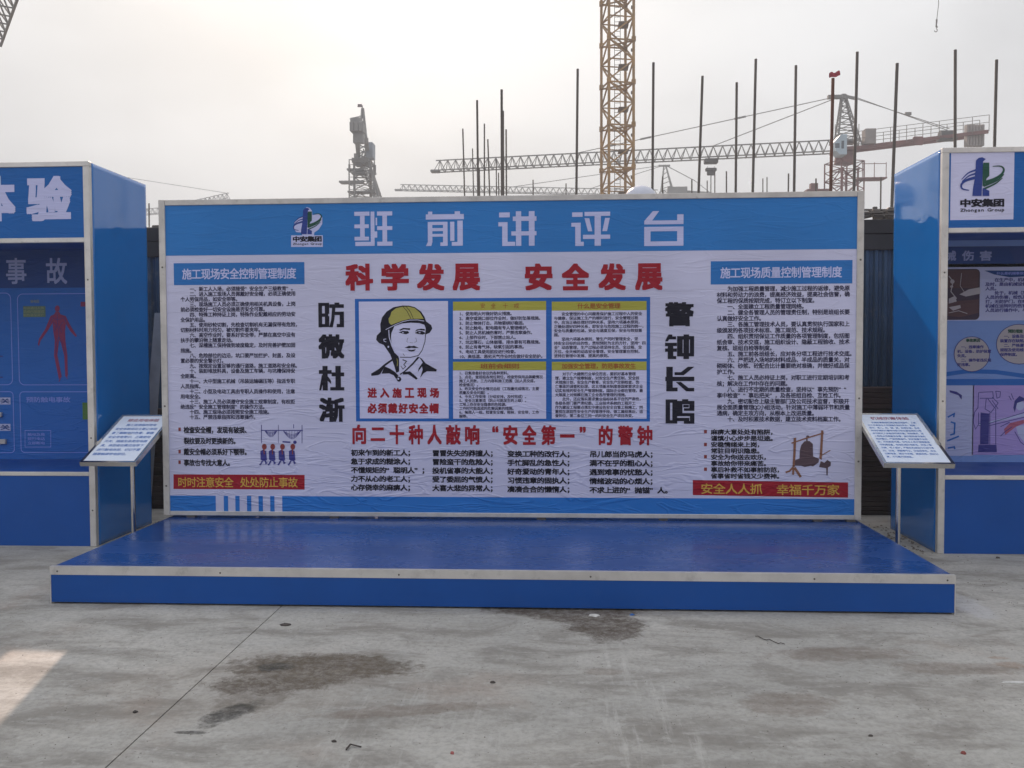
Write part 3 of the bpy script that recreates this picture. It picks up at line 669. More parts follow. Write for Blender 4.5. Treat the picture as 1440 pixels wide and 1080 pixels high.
pt.poly(Q([(295,155),(350,112),(430,94),(500,94),(570,112),(630,165),(672,236),(600,236),(510,236),(420,258),(345,286),(292,306),(268,280),(262,235),(285,195)]))
pt.stroke(Q([(360,700),(368,740),(362,790)]), .8)
onban(pt, 'helmet_picture', vinyl('vinyl_helmet_yellow', (.40, .38, .10)))
pt = Print(PB, D4+.0012)
pt.stroke(Q([(430,92),(480,150),(522,232)]), .7); pt.stroke(Q([(468,92),(515,150),(552,234)]), .7)
pt.ell(515+450/8.305, 420+393/8.305, .7, .8, 8); onban(pt, 'helmet_line_picture', V_BLACK)
pt = Print(PB, D4+.0012)
pt.stroke(Q([(228,362),(345,303),(430,268),(510,250),(600,248),(678,262)]), .8)
pt.stroke(Q([(265,365),(270,450),(300,550),(345,622),(392,670)]), 1.2); pt.stroke(Q([(235,470),(205,475),(212,500),(235,505)]), .8); pt.ell(515+260/8.305, 420+562/8.305, 1.2, 1.5, 8)
pt.ell(515+376/8.305, 420+935/8.305, 1.3, 1.5, 8); pt.ell(515+430/8.305, 420+398/8.305, 1.3, .7, 8); pt.ell(515+625/8.305, 420+398/8.305, 1.5, .6, 8)
onban(pt, 'strap_picture', V_SKIN)
# walking workers picture
def Q2(pts): return [(360+x/13.5, 590+y/13.5) for x, y in pts]
pw = Print(PB, D2)
for x in (105, 425, 875): pw.stroke(Q2([(x, 100), (x, 450)]), .9 if x != 425 else .6)
pw.stroke(Q2([(95, 205), (890, 205)]), 1.2); pw.stroke(Q2([(715, 90), (715, 165)]), 1)
for x0, x1, d in ((170, 400, 110), (520, 850, 150)):
    for k in range(4):
        dd = d-k*28; pw.stroke(Q2([(x0+(x1-x0)*t/8, 215+dd*math.sin(math.pi*t/8)) for t in range(9)]), .55)
    for k in range(1, 6): xx = x0+(x1-x0)*k/6; pw.stroke(Q2([(xx, 215), (xx+(12 if k < 3 else -12), 215+d*math.sin(math.pi*k/6))]), .4)
pw.ell(360+740/13.5, 590+430/13.5, 2.6, 2.4, 10); pw.stroke(Q2([(505, 420), (655, 430)]), 2)
for x in (145, 305, 490, 685):
    pw.poly(Q2([(x-60, 600), (x-10, 570), (x+50, 600), (x+65, 770), (x+10, 790), (x-55, 760)]))
    pw.stroke(Q2([(x-20, 780), (x-50, 840), (x-75, 860)]), 2); pw.stroke(Q2([(x+35, 780), (x+45, 830), (x+70, 815)]), 2)
onban(pw, 'workers_picture', V_NAVY)
pw = Print(PB, D3)
for i, x in enumerate((145, 305, 490, 685)):
    pw.ell(360+(x+15)/13.5, 590+515/13.5, 3.4, 4.2, 10); pw.stroke(Q2([(x+5, 560), (x+15, 660)]), 1.6)
onban(pw, 'workers_picture', V_BROWN2)
# bell picture
def Q3(pts): return [(1090+x/12, 590+y/12) for x, y in pts]
pw = Print(PB, D2)
pw.poly(Q3([(530,360),(580,362),(635,410),(640,620),(740,660),(735,720),(640,790),(600,780),(500,800),(440,780),(310,775),(330,690),(410,655),(415,520),(440,430),(490,370)]))
pw.stroke(Q3([(535, 310), (535, 370)]), 2); pw.ell(1090+550/12, 590+290/12, 2.4, 2, 8)
pw.poly(Q3([(740,800),(770,700),(830,730),(880,680),(940,720),(935,780),(890,810),(885,940),(865,940),(860,820),(800,810)]))
onban(pw, 'bell_picture', V_BRONZE)
pw = Print(PB, D3)
pw.poly(Q3([(310, 310), (355, 305), (345, 560), (330, 800), (290, 800), (305, 560)])); pw.poly(Q3([(775, 180), (812, 185), (800, 450), (785, 680), (745, 660), (760, 430)]))
pw.stroke(Q3([(275, 398), (530, 312), (820, 225)]), 1.8); pw.stroke(Q3([(305, 800), (240, 870), (175, 890)]), 2.4); pw.stroke(Q3([(325, 810), (380, 890), (430, 970)]), 3.4); pw.stroke(Q3([(310, 810), (300, 930)]), 3); pw.stroke(Q3([(770, 610), (930, 518)]), 1.2)
onban(pw, 'bell_frame_picture', V_WOOD)

EMBLUE = vinyl('emblem_blue', (.03, .06, .28))
# company emblem, drawn on a 100 x 140 grid (tower, two rings, lettering)
def emblem(plane, x0, y0, x1, y1, depth, parent, outline=False):
    def T(pts): return [(x0+(x1-x0)*x/100, y0+(y1-y0)*y/140) for x, y in pts]
    k = (x1-x0)/100
    def arc(cx, cy, rx, ry, a0, a1, tilt, n=14):
        o = []
        for i in range(n+1):
            a = math.radians(a0+(a1-a0)*i/n); X, Y = rx*math.cos(a), ry*math.sin(a); c, s_ = math.cos(tilt), math.sin(tilt)
            o.append((cx+X*c-Y*s_, cy+X*s_+Y*c))
        return o
    if outline:
        pr = Print(plane, depth-.0009)
        pr.poly(T([(38, 8), (48, -3), (58, 0), (66, 10), (68, 26), (90, 22), (102, 34), (102, 58), (90, 78), (74, 90), (74, 100), (104, 100), (104, 142), (-6, 142), (-6, 100), (32, 100), (32, 90), (12, 88), (2, 74), (6, 52), (22, 38), (37, 30)]))
        pr.build('emblem_backing', V_LIGHT, parent)
    def sm(pts, n=5):
        P_ = [Vector(p) for p in pts]; P_ = [P_[0]*2-P_[1]]+P_+[P_[-1]*2-P_[-2]]; o = []
        for i in range(1, len(P_)-2):
            for j in range(n):
                t = j/n; p0, p1, p2, p3 = P_[i-1:i+3]
                o.append(tuple(.5*((2*p1)+(p2-p0)*t+(2*p0-5*p1+4*p2-p3)*t*t+(3*p1-p0-3*p2+p3)*t*t*t)))
        return o+[tuple(P_[-2])]
    pr = Print(plane, depth)
    pr.poly(T([(35.5, 8), (42, 1), (50, -.5), (58, 4), (52, 10), (48.5, 96), (27.6, 96), (29, 78), (33, 52), (35, 26)]))
    pr.stroke(T(sm([(35, 50), (14, 57), (3, 67), (5, 78), (20, 82)])), 6.5*k, w2=2*k); pr.stroke(T(sm([(36, 31), (18, 39), (3, 55)])), 4*k, w2=1.6*k); pr.stroke(T(sm([(36, 40), (20, 46), (4, 60)])), 4.2*k, w2=1.6*k)
    pr.poly(T([(51, 76), (66, 83), (66, 96), (50.5, 96)]))
    pr.build('emblem_tower', EMBLUE, parent)
    pr = Print(plane, depth)
    pr.poly(T([(52.6, 13), (66, 13), (66, 46), (60, 52), (55, 70), (50.8, 72), (50.8, 23)]))
    pr.stroke(T(sm([(74, 22), (92, 22), (99, 31), (92, 44), (76, 55), (56, 63)])), 1.6*k, w2=8*k)
    pr.stroke(T(sm([(99, 42), (84, 57), (53, 71)])), 2*k, w2=5*k); pr.stroke(T(sm([(96, 51), (80, 65), (53, 79)])), 1.6*k, w2=4.4*k)
    pr.build('emblem_ring', V_GREEN, parent)
    pr = Print(plane, depth)
    a, b = T([(0, 102)])[0], T([(100, 124)])[0]; pr.fit('中安集团', a[0], a[1], b[0], b[1], .05, 8)
    a, b = T([(0, 126)])[0], T([(100, 138)])[0]; pr.fit('Zhongan Group', a[0], a[1], b[0], b[1], .02, 4, .6)
    pr.build('emblem_lettering', V_BLACK, parent)
emblem(PB, 412, 292.5, 452.5, 346.5, D3, ban, True)

# ------------------------------------------------------------------ display booths
BYF, BYR, BYI = 7.147, 8.15, 8.06
def grid_panel(x, y0, y1, z0, z1, dents, nrm, ny=36, nz=90):
    mb = MB(); vs = []
    for j in range(nz+1):
        for i in range(ny+1):
            y = y0+(y1-y0)*i/ny; z = z0+(z1-z0)*j/nz; d = 0
            for cy_, cz_, a, s, t in dents: d += a*math.exp(-((y-cy_)/s)**2-((z-cz_)/t)**2)
            vs.append((x+nrm*d, y, z))
    mb.add(vs, [(j*(ny+1)+i, j*(ny+1)+i+1, (j+1)*(ny+1)+i+1, (j+1)*(ny+1)+i) for j in range(nz) for i in range(ny)], True); return mb
def booth(x0, x1, ztop, zhead, label, inner_mat, side, dents):
    """x0..x1 front width; side = +1 when the right-hand outer side is the one in view"""
    b = empty('display_booth', ((x0+x1)/2, BYF, 0)); tag(b, label, 'display booth', 'blue display booths flanking the stage')
    P = .052
    for x in (x0, x1-P): addp(MB().box((x, BYF, 0), (x+P, BYF+.045, ztop-.041), .003), 'corner_post', ALU, b)
    addp(MB().box((x0, BYF+.001, ztop-.04), (x1, BYF+.045, ztop), .003), 'top_rail', ALU, b)
    addp(MB().box((x0+P+.001, BYF+.002, zhead-.038), (x1-P-.001, BYF+.044, zhead), .003), 'header_rail', ALU, b)
    addp(MB().box((x0+P+.001, BYF+.012, zhead+.001), (x1-P-.001, BYF+.022, ztop-.041)), 'header_panel', BLUE_HEAD, b)
    addp(MB().box((x0+P, BYF+.002, .585), (x1-P, BYF+.04, .617), .003), 'plinth_rail', ALU, b)
    addp(MB().box((x0+P+.001, BYF+.010, .0), (x1-P-.001, BYF+.022, .5845)), 'plinth_panel', BLUE_FRONT, b)
    addp(MB().box((x0+.03, BYF+.0405, .60), (x1-.03, BYI-.001, .612)), 'sill', BLUE_FRONT, b)
    addp(MB().box((x0+.03, BYF+.046, zhead+.01), (x1-.03, BYI-.001, zhead+.03)), 'ceiling_panel', BLUE_FRONT, b)
    ins = addp(MB().box((x0+.025, BYI, .02), (x1-.025, BYI+.02, ztop-.02)), 'back_panel', inner_mat, b)
    for sx, vis in ((-1, side < 0), (1, side > 0)):
        x = x0+.004 if sx < 0 else x1-.004
        g = grid_panel(x, BYF+.0455, BYR, .002, ztop-.008, dents if vis else [], sx)
        o = addp(g, 'side_panel', BLUE_GLOSS, b)
        sol = o.modifiers.new('thickness', 'SOLIDIFY'); sol.thickness = .012; sol.offset = 0
        if vis: pass
    for x in (x0+.0, x1-.03): addp(MB().box((x, BYR-.03, 0), (x+.03, BYR+.002, ztop-.005), .002), 'rear_post', ALU_D if False else BLUE_FRONT, b)
    for x, z in ((x0+.026, 2.2), (x1-.026, 2.2), (x0+.026, 1.2), (x1-.026, .9), (x1-.026, .3)):
        addp(MB().tube((x, BYF-.002, z), (x, BYF+.001, z), .007, 8), 'screw', SCREW, b)
    return b, ins
Lx1 = -3.845; Rx0 = 2.944
lb, lin = booth(Lx1-3.6, Lx1, 3.164, 2.545, 'left-hand blue booth with large pale header letters and a printed human figure inside', I_BLUE, +1,
                [(7.48, 2.66, .006, .13, .08), (7.60, 2.61, -.007, .06, .035), (7.95, 2.56, -.004, .12, .05)])
rb, rin = booth(Rx0, Rx0+3.8, 3.162, 2.545, 'right-hand blue booth with a company emblem on its header and machine pictures inside', I_SKY, -1,
                [(7.55, 2.62, .005, .12, .05), (7.38, 2.60, -.004, .06, .04)])
PH = Plane((0, BYF+.012, 0), (1, 0, 0), (0, 0, 1), (0, -1, 0))
PI = Plane((0, BYI, 0), (1, 0, 0), (0, 0, 1), (0, -1, 0))
def child_of(b, name): return [c for c in b.children if c.name.split('.')[0] == name][0]
lh, rh = child_of(lb, 'header_panel'), child_of(rb, 'header_panel')
pr = Print(PH, D1); pr.fit('体', -42, 247, 21, 312, .045, 10); pr.build('header_letter', V_LIGHT, lh)
pr = Print(PH, D1); pr.fit('验', 37.5, 246.8, 100.4, 311.2, .045, 10); pr.build('header_letter', V_LIGHT, lh)
# left booth interior print
pr = Print(PI, D1).rect(-300, 349, 170, 404); pr.build('dark_title_strip', I_BLUE2, lin)
pr = Print(PI, D2).fit('电', -96, 362, -66, 399, .035, 6).fit('触', -154, 362, -124, 399, .035, 6); pr.build('title_letter', I_TITLE, lin)
for ch, a, b_ in (('事', 9.2, 36.8), ('故', 65.4, 94)): Print(PI, D2).fit(ch, a, 362.6, b_, 399.6, .018, 8).build('title_letter', I_TITLE, lin)
pr = Print(PI, D2).rrect(24.5, 413.5, 176, 541, 8, 1.0).rrect(-180, 413.5, 18, 541, 8, 1.0).rrect(28, 551, 176, 636.5, 5, 1.0).rrect(-180, 551, 20.5, 636.5, 5, 1.0)
pr.stroke([(35.4, 605.4), (71.6, 605.4), (71.6, 628.6), (35.4, 628.6), (35.4, 605.4)], .8); pr.build('outline_print', I_LINE, lin)
Print(PI, D2).fit('预防触电事故', 37, 558, 99, 565.8, .01, 4).para(['触电急救', '拨打电话', '立即断电'], 39, 611, 6.5, 6, 4.5).build('caption_lettering', I_LINE, lin)
Print(PI, D2).rect(32.6, 430.5, 64.4, 445.8).build('green_note', I_OLIVE, lin)
Print(PI, D3).para(['电流通过人体', '造成内部器官', '损伤甚至死亡'], 33, 433.2, 5.2, 5.1, 4.2).line('触电图', 43, 424, 4.4, 4.8).build('note_lettering', vinyl('inner_print_yellow', (.30, .34, .20)), lin)
def Q4(pts): return [(x/6.75, 340+y/6.75) for x, y in pts]
pf = Print(PI, D2)
pf.ell(545/6.75, 340+635/6.75, 3.4, 4.6, 12)
pf.poly(Q4([(528,665),(562,665),(575,690),(625,705),(650,760),(690,830),(730,890),(722,905),(670,850),(625,780),(618,850),(622,940),(640,1080),(612,1080),(580,960),(562,930),(545,1080),(515,1080),(522,940),(508,850),(500,770),(450,850),(385,940),(372,990),(360,975),(372,920),(430,830),(465,745),(480,705),(515,690)]))
pf.poly([(515/6.75, 500), (546/6.75, 500), (87, 530), (83, 533)]); pf.poly([(612/6.75, 500), (640/6.75, 500), (95.5, 528), (92, 530)])
pf.stroke([(85, 532), (83, 537)], 1.4, w2=.8); pf.stroke([(94, 528), (94.5, 533)], 1.4, w2=.8)
pf.build('human_figure_print', I_RED, lin)
pf = Print(PI, D3)
for a in ([(545,680),(548,780),(560,860),(560,930)], [(548,740),(500,720),(470,790)], [(548,740),(610,720),(640,790)], [(560,900),(535,980),(530,1070)], [(560,900),(600,980),(622,1070)], [(500,760),(540,800),(520,850)], [(600,760),(565,810),(590,860)]): pf.stroke(Q4(a), .7)
pf.build('artery_print', V_NAVY, lin)
Print(PI, D2).rect(116, 566, 124, 590).build('green_note', I_GREEN, lin)
Print(PI, D2).rect(113.5, 424.5, 122, 431).ell(124, 484, 3, 3.4).build('red_mark', I_RED, lin)
pr = Print(PI, D2).rect(-40, 559, 15, 568.7).rect(-40, 596, 15, 605.7); pr.build('switch_label', I_PALE, lin)
Print(PI, D3).fit('漏电开关', -38, 560.4, 14, 567.4, .03, 4).fit('闸刀开关', -38, 597.4, 14, 604.4, .03, 4).build('switch_lettering', I_BLUE2, lin)
for px, py, w in ((-8, 583, 12), (-6, 621, 16)):
    p, q = at(px, py-3.2, BYI-.03), at(px+w, py+3.2, BYI-.002)
    addp(MB().box((p.x, p.y, q.z), (q.x, q.y, p.z), .004), 'switch_handle', ALU_D, lb)
Print(PI, D2).stroke([(-20, 501), (4, 501)], 1.6).stroke([(-20, 530.5), (4, 530.5)], 1.6).build('switch_print', V_NAVY, lin)
# right booth header and interior
Print(PH, .0004).rect(1337.5, 212.5, 1425, 308.5).build('emblem_field', V_SKIN, rh)
emblem(PH, 1350, 221.5, 1412, 300.5, D3, rh)
Print(PI, D1).rect(1325, 347, 1900, 371).build('dark_title_strip', I_BAR, rin)
Print(PI, D2).poly([(1325, 349), (1419, 349), (1428, 371), (1325, 371)]).build('title_strip', I_BLUE2, rin)
for ch, a in (('机', 1303), ('械', 1327.5), ('伤', 1352.5), ('害', 1377.5)): Print(PI, D3).fit(ch, a, 352.5, a+17, 366.8, .03, 6).build('title_letter', I_TITLE, rin)
pr = Print(PI, D1).rect(1325, 371.5, 1900, 448); pr.build('pale_field', I_PALE, rin)
Print(PI, D2).rrect(1325, 378.5, 1377, 449.6, 6).build('photograph_print', I_PHOTO, rin)
pf = Print(PI, D3-.0004); pf.rrect(1326, 380, 1376, 405, 4); pf.poly([(1326, 425), (1376, 421), (1376, 440), (1350, 446), (1326, 444)]); pf.build('photograph_print', vinyl('inner_print_photo_brown', (.11, .06, .07)), rin)
pf = Print(PI, D3); pf.ell(1338, 403, 2.2, 1.6); pf.stroke([(1334, 388), (1340, 396), (1337, 410), (1345, 420)], 1.2); pf.stroke([(1352, 384), (1350, 402), (1356, 411)], .7); pf.stroke([(1334, 440), (1348, 437), (1360, 441)], .9); pf.poly([(1349, 414), (1362, 407), (1378, 404), (1378, 413), (1358, 417)]); pf.poly([(1334, 420), (1343, 416), (1345, 424), (1334, 427)]); pf.poly([(1334, 432), (1350, 429), (1351, 433), (1340, 437)]); pf.ell(1339, 396, 3, 3); pf.build('photograph_print', I_GREY, rin)
Print(PI, D2).poly([(1384, 380.5), (1470, 380.5), (1455, 388), (1420, 390), (1398, 386)]).build('subtitle_print', I_BLUE2, rin)
RP = ['　　在生产中，机械（加工）伤害', '及时，是由机械设备部件或工具', '人员。', '　　处于，机械（加工）的部分', '人员的伤害，绞伤及割裂等', '打，无防护门，在检修和操作', '机械在运转时的伤害，在人', '人员进行操作中，与机械接']
Print(PI, D2).para(RP, 1385.5, 393.8, 6.1, 6.1, 5.2, .03, 4).build('text_lettering', V_NAVY, rin)
Print(PI, D3).fit('什么是机械事故伤害', 1401, 382, 1450, 386.6, .02, 4).build('subtitle_lettering', I_LINE, rin)
Print(PI, D2).ell(1366.5, 498, 25, 24.5, 28).ell(1433, 484, 32, 28, 28).build('bubble_print', I_GREY, rin)
Print(PI, D3).ell(1366.5, 498, 25, 24.5, 28, .8).ell(1433, 484, 32, 28, 28, .8).build('bubble_outline', V_NAVY, rin)
Print(PI, D3).para(['　一、违章操作', '机，设备，防护装置', '失灵。', '　二、操作者违反规', '定违章。'], 1346, 488, 5, 6.2, 4.6, .03, 4).para(['　一、设备及防护', '装置存在缺陷及隐患', '　二、严格遵守操作', '规程及使用维护', '保养制度。'], 1406, 473, 5.2, 6.4, 4.8, .03, 4).build('text_lettering', V_NAVY, rin)
Print(PI, D3).fit('事故原因', 1358, 476, 1378, 481, .04, 6).fit('预防措施', 1417, 463, 1438, 468.4, .04, 6).build('bubble_title', V_GREEN, rin)
pf = Print(PI, D1); pf.poly([(1325, 524), (1360, 519), (1400, 520), (1450, 527), (1900, 560), (1900, 566), (1450, 533), (1400, 526), (1360, 525), (1325, 530)]); pf.rect(1325, 533, 1900, 541); pf.build('blue_ribbon_print', I_BLUE, rin)
Print(PI, D2).rect(1325, 542, 1368, 641).build('picture_field', I_SKY if False else I_PALE, rin)
Print(PI, D2).rect(1368, 542, 1900, 641).build('picture_field', I_LILAC, rin)
def Q5(pts): return [(1320+x/6, 480+y/6) for x, y in pts]
pf = Print(PI, D3)
for a in ([(335,430),(330,560),(300,600),(290,680),(310,740),(335,700),(335,600)], [(340,430),(455,425),(460,480),(345,480)], [(480,420),(520,425),(515,470),(490,480),(480,420)], [(400,480),(390,570),(440,600),(500,520),(450,470)], [(430,600),(430,870)], [(355,600),(350,870)], [(480,560),(480,870)], [(330,690),(400,700),(720,600)], [(335,710),(410,715),(720,640)], [(520,720),(560,700),(600,680)], [(520,800),(560,760),(620,720)], [(610,440),(630,490)], [(590,460),(612,498)], [(640,760),(690,850),(730,880)], [(410,480),(470,560)], [(450,500),(500,570)]): pf.stroke(Q5(a), .9)
pf.poly(Q5([(335, 872), (485, 872), (490, 935), (330, 935)])); pf.poly(Q5([(355, 600), (425, 610), (420, 868), (352, 868)]))
pf.poly(Q5([(90, 412), (150, 425), (195, 455), (192, 492), (165, 455), (92, 430)])); pf.poly(Q5([(640, 500), (680, 460), (720, 480), (720, 500), (660, 520), (640, 600), (628, 560)]))
pf.build('machine_picture', V_NAVY, rin)
pf = Print(PI, D3); pf.poly(Q5([(550, 740), (600, 690), (640, 680), (720, 660), (720, 690), (650, 720), (560, 790)])); pf.build('garment_picture', I_PINK, rin)
pf = Print(PI, D3); pf.ell(1320+685/6, 480+540/6, 6, 7); pf.poly(Q5([(340, 695), (720, 608), (720, 632), (345, 708)])); pf.poly(Q5([(650, 720), (720, 700), (720, 850), (670, 790)])); pf.build('figure_picture', I_PALE, rin)
pf = Print(PI, D3)
for a in ([(75,640),(130,610),(125,640)], [(100,680),(135,690),(130,780),(95,790)], [(70,840),(170,800)], [(75,900),(130,890),(135,910)]): pf.stroke(Q5(a), 2.2)
pf.build('sketch_picture', I_BLUE, rin)

# ------------------------------------------------------------------ sign stands
def sign_stand(x0, x1, yf, zf, yr, zr, px_, py_, label, title, lines, turn=0.0):
    b = empty('sign_stand', (px_, py_, 0)); tag(b, label, 'sign stand', 'sign stands beside the stage')
    a = Vector((x0, yf, zf)); r = a+Vector((math.sin(turn)*(yr-yf), math.cos(turn)*(yr-yf), zr-zf)); L = (r-a).length; uz = (r-a)/L; ux = Vector((math.cos(turn), -math.sin(turn), 0)); n = ux.cross(uz); w = x1-x0
    def P(u, v, d): return a + ux*u + uz*v + n*d
    def slabx(u0, v0, d0, u1, v1, d1, mb=None):
        mb = mb or MB(); vs = [P(u, v, d) for d in (d0, d1) for v in (v0, v1) for u in (u0, u1)]
        return mb.add(vs, [(0, 2, 3, 1), (4, 5, 7, 6), (0, 1, 5, 4), (2, 6, 7, 3), (0, 4, 6, 2), (1, 3, 7, 5)])
    e = .022
    tr = addp(slabx(.002, .002, -.03, w-.002, L-.002, -.004), 'tray', INOX, b)
    for q in ((0, 0, w, e), (0, L-e, w, L), (0, e+.0005, e, L-e-.0005), (w-e, e+.0005, w, L-e-.0005)): addp(slabx(q[0], q[1], -.034, q[2], q[3], .003), 'edge_trim', INOX, b)
    sh = addp(slabx(e, e, -.004, w-e, L-e, -.001), 'printed_sheet', PAPER, b)
    addp(slabx(w-e-.004 if px_ > 0 else -.004, L*.36, .003, w+.004 if px_ > 0 else e+.004, L*.42, .006), 'clip', INOX, b)
    PS = Plane(P(0, 0, -.001), ux, uz, n)
    pr = Print(PS, .0006); nn = len(title); tp = (w-2*e)*.66/nn; pr.lline(title, w/2-tp*nn/2, L-e-.07, tp, tp*1.15, .015, 4); pr.build('title_lettering', REDINK, sh)
    pr = Print(PS, .0006); pitch = (w-2*e-.05)/max(len(l) for l in lines); dy = (L-2*e-.19)/len(lines)
    for i, t in enumerate(lines): pr.lline(t, e+.025, L-e-.15-dy*i, pitch, min(dy*.62, pitch*1.5), .012, 4)
    pr.build('text_lettering', BLUEINK, sh)
    t = (py_-yf)/(yr-yf); zc = zf+(zr-zf)*t-.04
    addp(MB().tube((px_, py_, .008), (px_, py_, zc), .019, 16), 'pole', INOX, b)
    addp(MB().tube((px_, py_, zc-.002), (px_, py_, zc+.02), .05, 14), 'mounting_flange', INOX, b)
    addp(MB().tube((px_, py_, 0), (px_, py_, .008), .13, 24), 'base_plate', INOX, b)
    for q in range(4): addp(MB().tube((px_+.09*math.cos(q*1.571+.78), py_+.09*math.sin(q*1.571+.78), .008), (px_+.09*math.cos(q*1.571+.78), py_+.09*math.sin(q*1.571+.78), .018), .009, 6), 'bolt', SCREW, b)
    return b
sign_stand(-3.755, -3.305, 6.75, .748, 7.45, 1.068, -3.553, 7.20, 'slanted sign on a steel pole left of the stage with eight lines of text', '综合用电体验',
           ['　　施工现场临时用电', '安全体验项目主要让体验', '者了解触电的危害，掌握', '安全用电常识，正确使用', '开关、插座及各类用电器', '具，体验者在教员指导下', '进行触电体验，切记不要', '随意触摸带电部位。'])
sign_stand(2.334, 2.825, 6.6, .778, 7.42, 1.085, 2.585, 7.0, 'slanted sign on a steel pole right of the stage with thirteen dense lines of text', '机械伤害体验',
           ['　　机械伤害是指机械设备运动部件、工具、', '加工件直接与人体接触引起的夹击、碰撞、', '剪切、卷入、绞、碾、割、刺等伤害。各类', '转动机械的外露传动部分和往复运动部分都', '有可能对人体造成机械伤害。体验要求：进', '入现场必须佩戴安全帽，操作前检查设备的', '完好情况，严禁违章操作。防护装置齐全有', '效，开关灵敏可靠，非专业人员不得随意操', '作机械设备。检修机械必须断电，并挂上警', '示牌，专人监护。严禁在机械运行中进行清', '扫、加油、调整等作业。体验结束后，应当', '切断电源，锁好开关箱，清理场地，做好记', '录，方可离开体验区。'], math.radians(3.6))

# ------------------------------------------------------------------ hoarding behind
HY = 9.2
hd = empty('hoarding', (0, HY, 0)); tag(hd, 'dark blue corrugated steel hoarding behind the stage and booths', 'fence')
def corr(x0, x1, z0, z1, mt):
    mb = MB(); vs = []; x = x0; prof = [(0, 0), (.03, 0), (.045, .025), (.075, .025), (.09, 0)]; xs_ = []
    while x < x1-.001:
        for dx, dy in prof[:-1]: xs_.append((min(x+dx, x1), dy))
        x += .09*1.6 if False else .09
    xs_.append((x1, 0))
    for xx, dy in xs_: vs += [(xx, HY-dy, z0), (xx, HY-dy, z1)]
    mb.add(vs, [(2*i, 2*i+2, 2*i+3, 2*i+1) for i in range(len(xs_)-1)]); return mb
x = -13.
first = None
while x < 13:
    if first is None: first = addp(corr(0, .995, .0, 2.63, HOARD), 'steel_sheet', HOARD, hd); first.location.x += x
    else: o = first.copy(); COL.objects.link(o); o.location.x += (x+13.)
    x += 1.0
x = -13.
while x < 13:
    addp(MB().box((x-.02, HY+.03, 0), (x+.04, HY+.09, 2.86)), 'post', HOARD_D, hd); x += 3
k = 0; x = -13.
while x < 13:
    addp(MB().box((x, HY-.05, 2.60), (x+2.99, HY+.01, 2.76), .004).box((x, HY-.06, 2.762), (x+2.99, HY+.03, 2.90), .004), 'capping', HOARD_D, hd); x += 3
for z in (.12, 1.3): addp(MB().box((-13, HY+.004, z), (13, HY+.03, z+.05)), 'rail', HOARD_D, hd)
# brown formwork boards leaning on the hoarding, right-hand gap
p0, p1 = at(1200, 545, 9.0), gp(1262, 716)
fb = empty('formwork_stack', (3.1, 9.0, 0)); tag(fb, 'dark brown formwork boards stacked against the hoarding in the right-hand gap', 'board stack')
z = 0.0; i = 0
while z < 1.20:
    h = .044+.012*random.random(); ox = random.uniform(-.05, .05); oy = random.uniform(-.02, .02)
    addp(MB().box((2.45+ox, 8.80+oy, z+.002), (3.9+ox, 9.08+oy, z+h-.003), .003), 'board', RUSTBOARD, fb); z += h
fb2 = empty('formwork_stack', (-4.7, 9.0, 0)); tag(fb2, 'dark boards stacked against the hoarding in the left-hand gap', 'board stack')
z = 0.0
while z < 1.02:
    h = .044+.012*random.random(); ox = random.uniform(-.05, .05); oy = random.uniform(-.02, .02)
    addp(MB().box((-5.6+ox, 8.9+oy, z+.002), (-4.0+ox, 9.08+oy, z+h-.003), .003), 'board', RUSTBOARD, fb2); z += h
# leaning grey strip and white pipe seen in the left-hand gap
a, b_ = at(214, 575, 8.75), at(224, 440, 8.95)
ls = MB(); w = Vector((.055, 0, 0)); th = Vector((0, .012, 0))
a2 = a + (a-b_).normalized()*1.0; a2.z = max(.0, a2.z)
vs = [a2-w, a2+w, b_+w*.9, b_-w*.9]; vs += [v+th for v in vs]
ls.add(vs, [(0, 1, 2, 3), (7, 6, 5, 4), (0, 4, 5, 1), (1, 5, 6, 2), (2, 6, 7, 3), (3, 7, 4, 0)])
tag(ls.build('metal_strip', GREYMAT), 'pale grey sheet strip leaning on the hoarding between left booth and board', 'metal strip')
g = gp(212, 701); g2 = gp(236, 703)
tag(MB().tube((g.x-.05, g.y, .035), (g2.x+.5, g2.y-.1, .03), .02, 10).build('pipe', SCRAP), 'white plastic pipe lying on the ground behind the left sign', 'pipe')

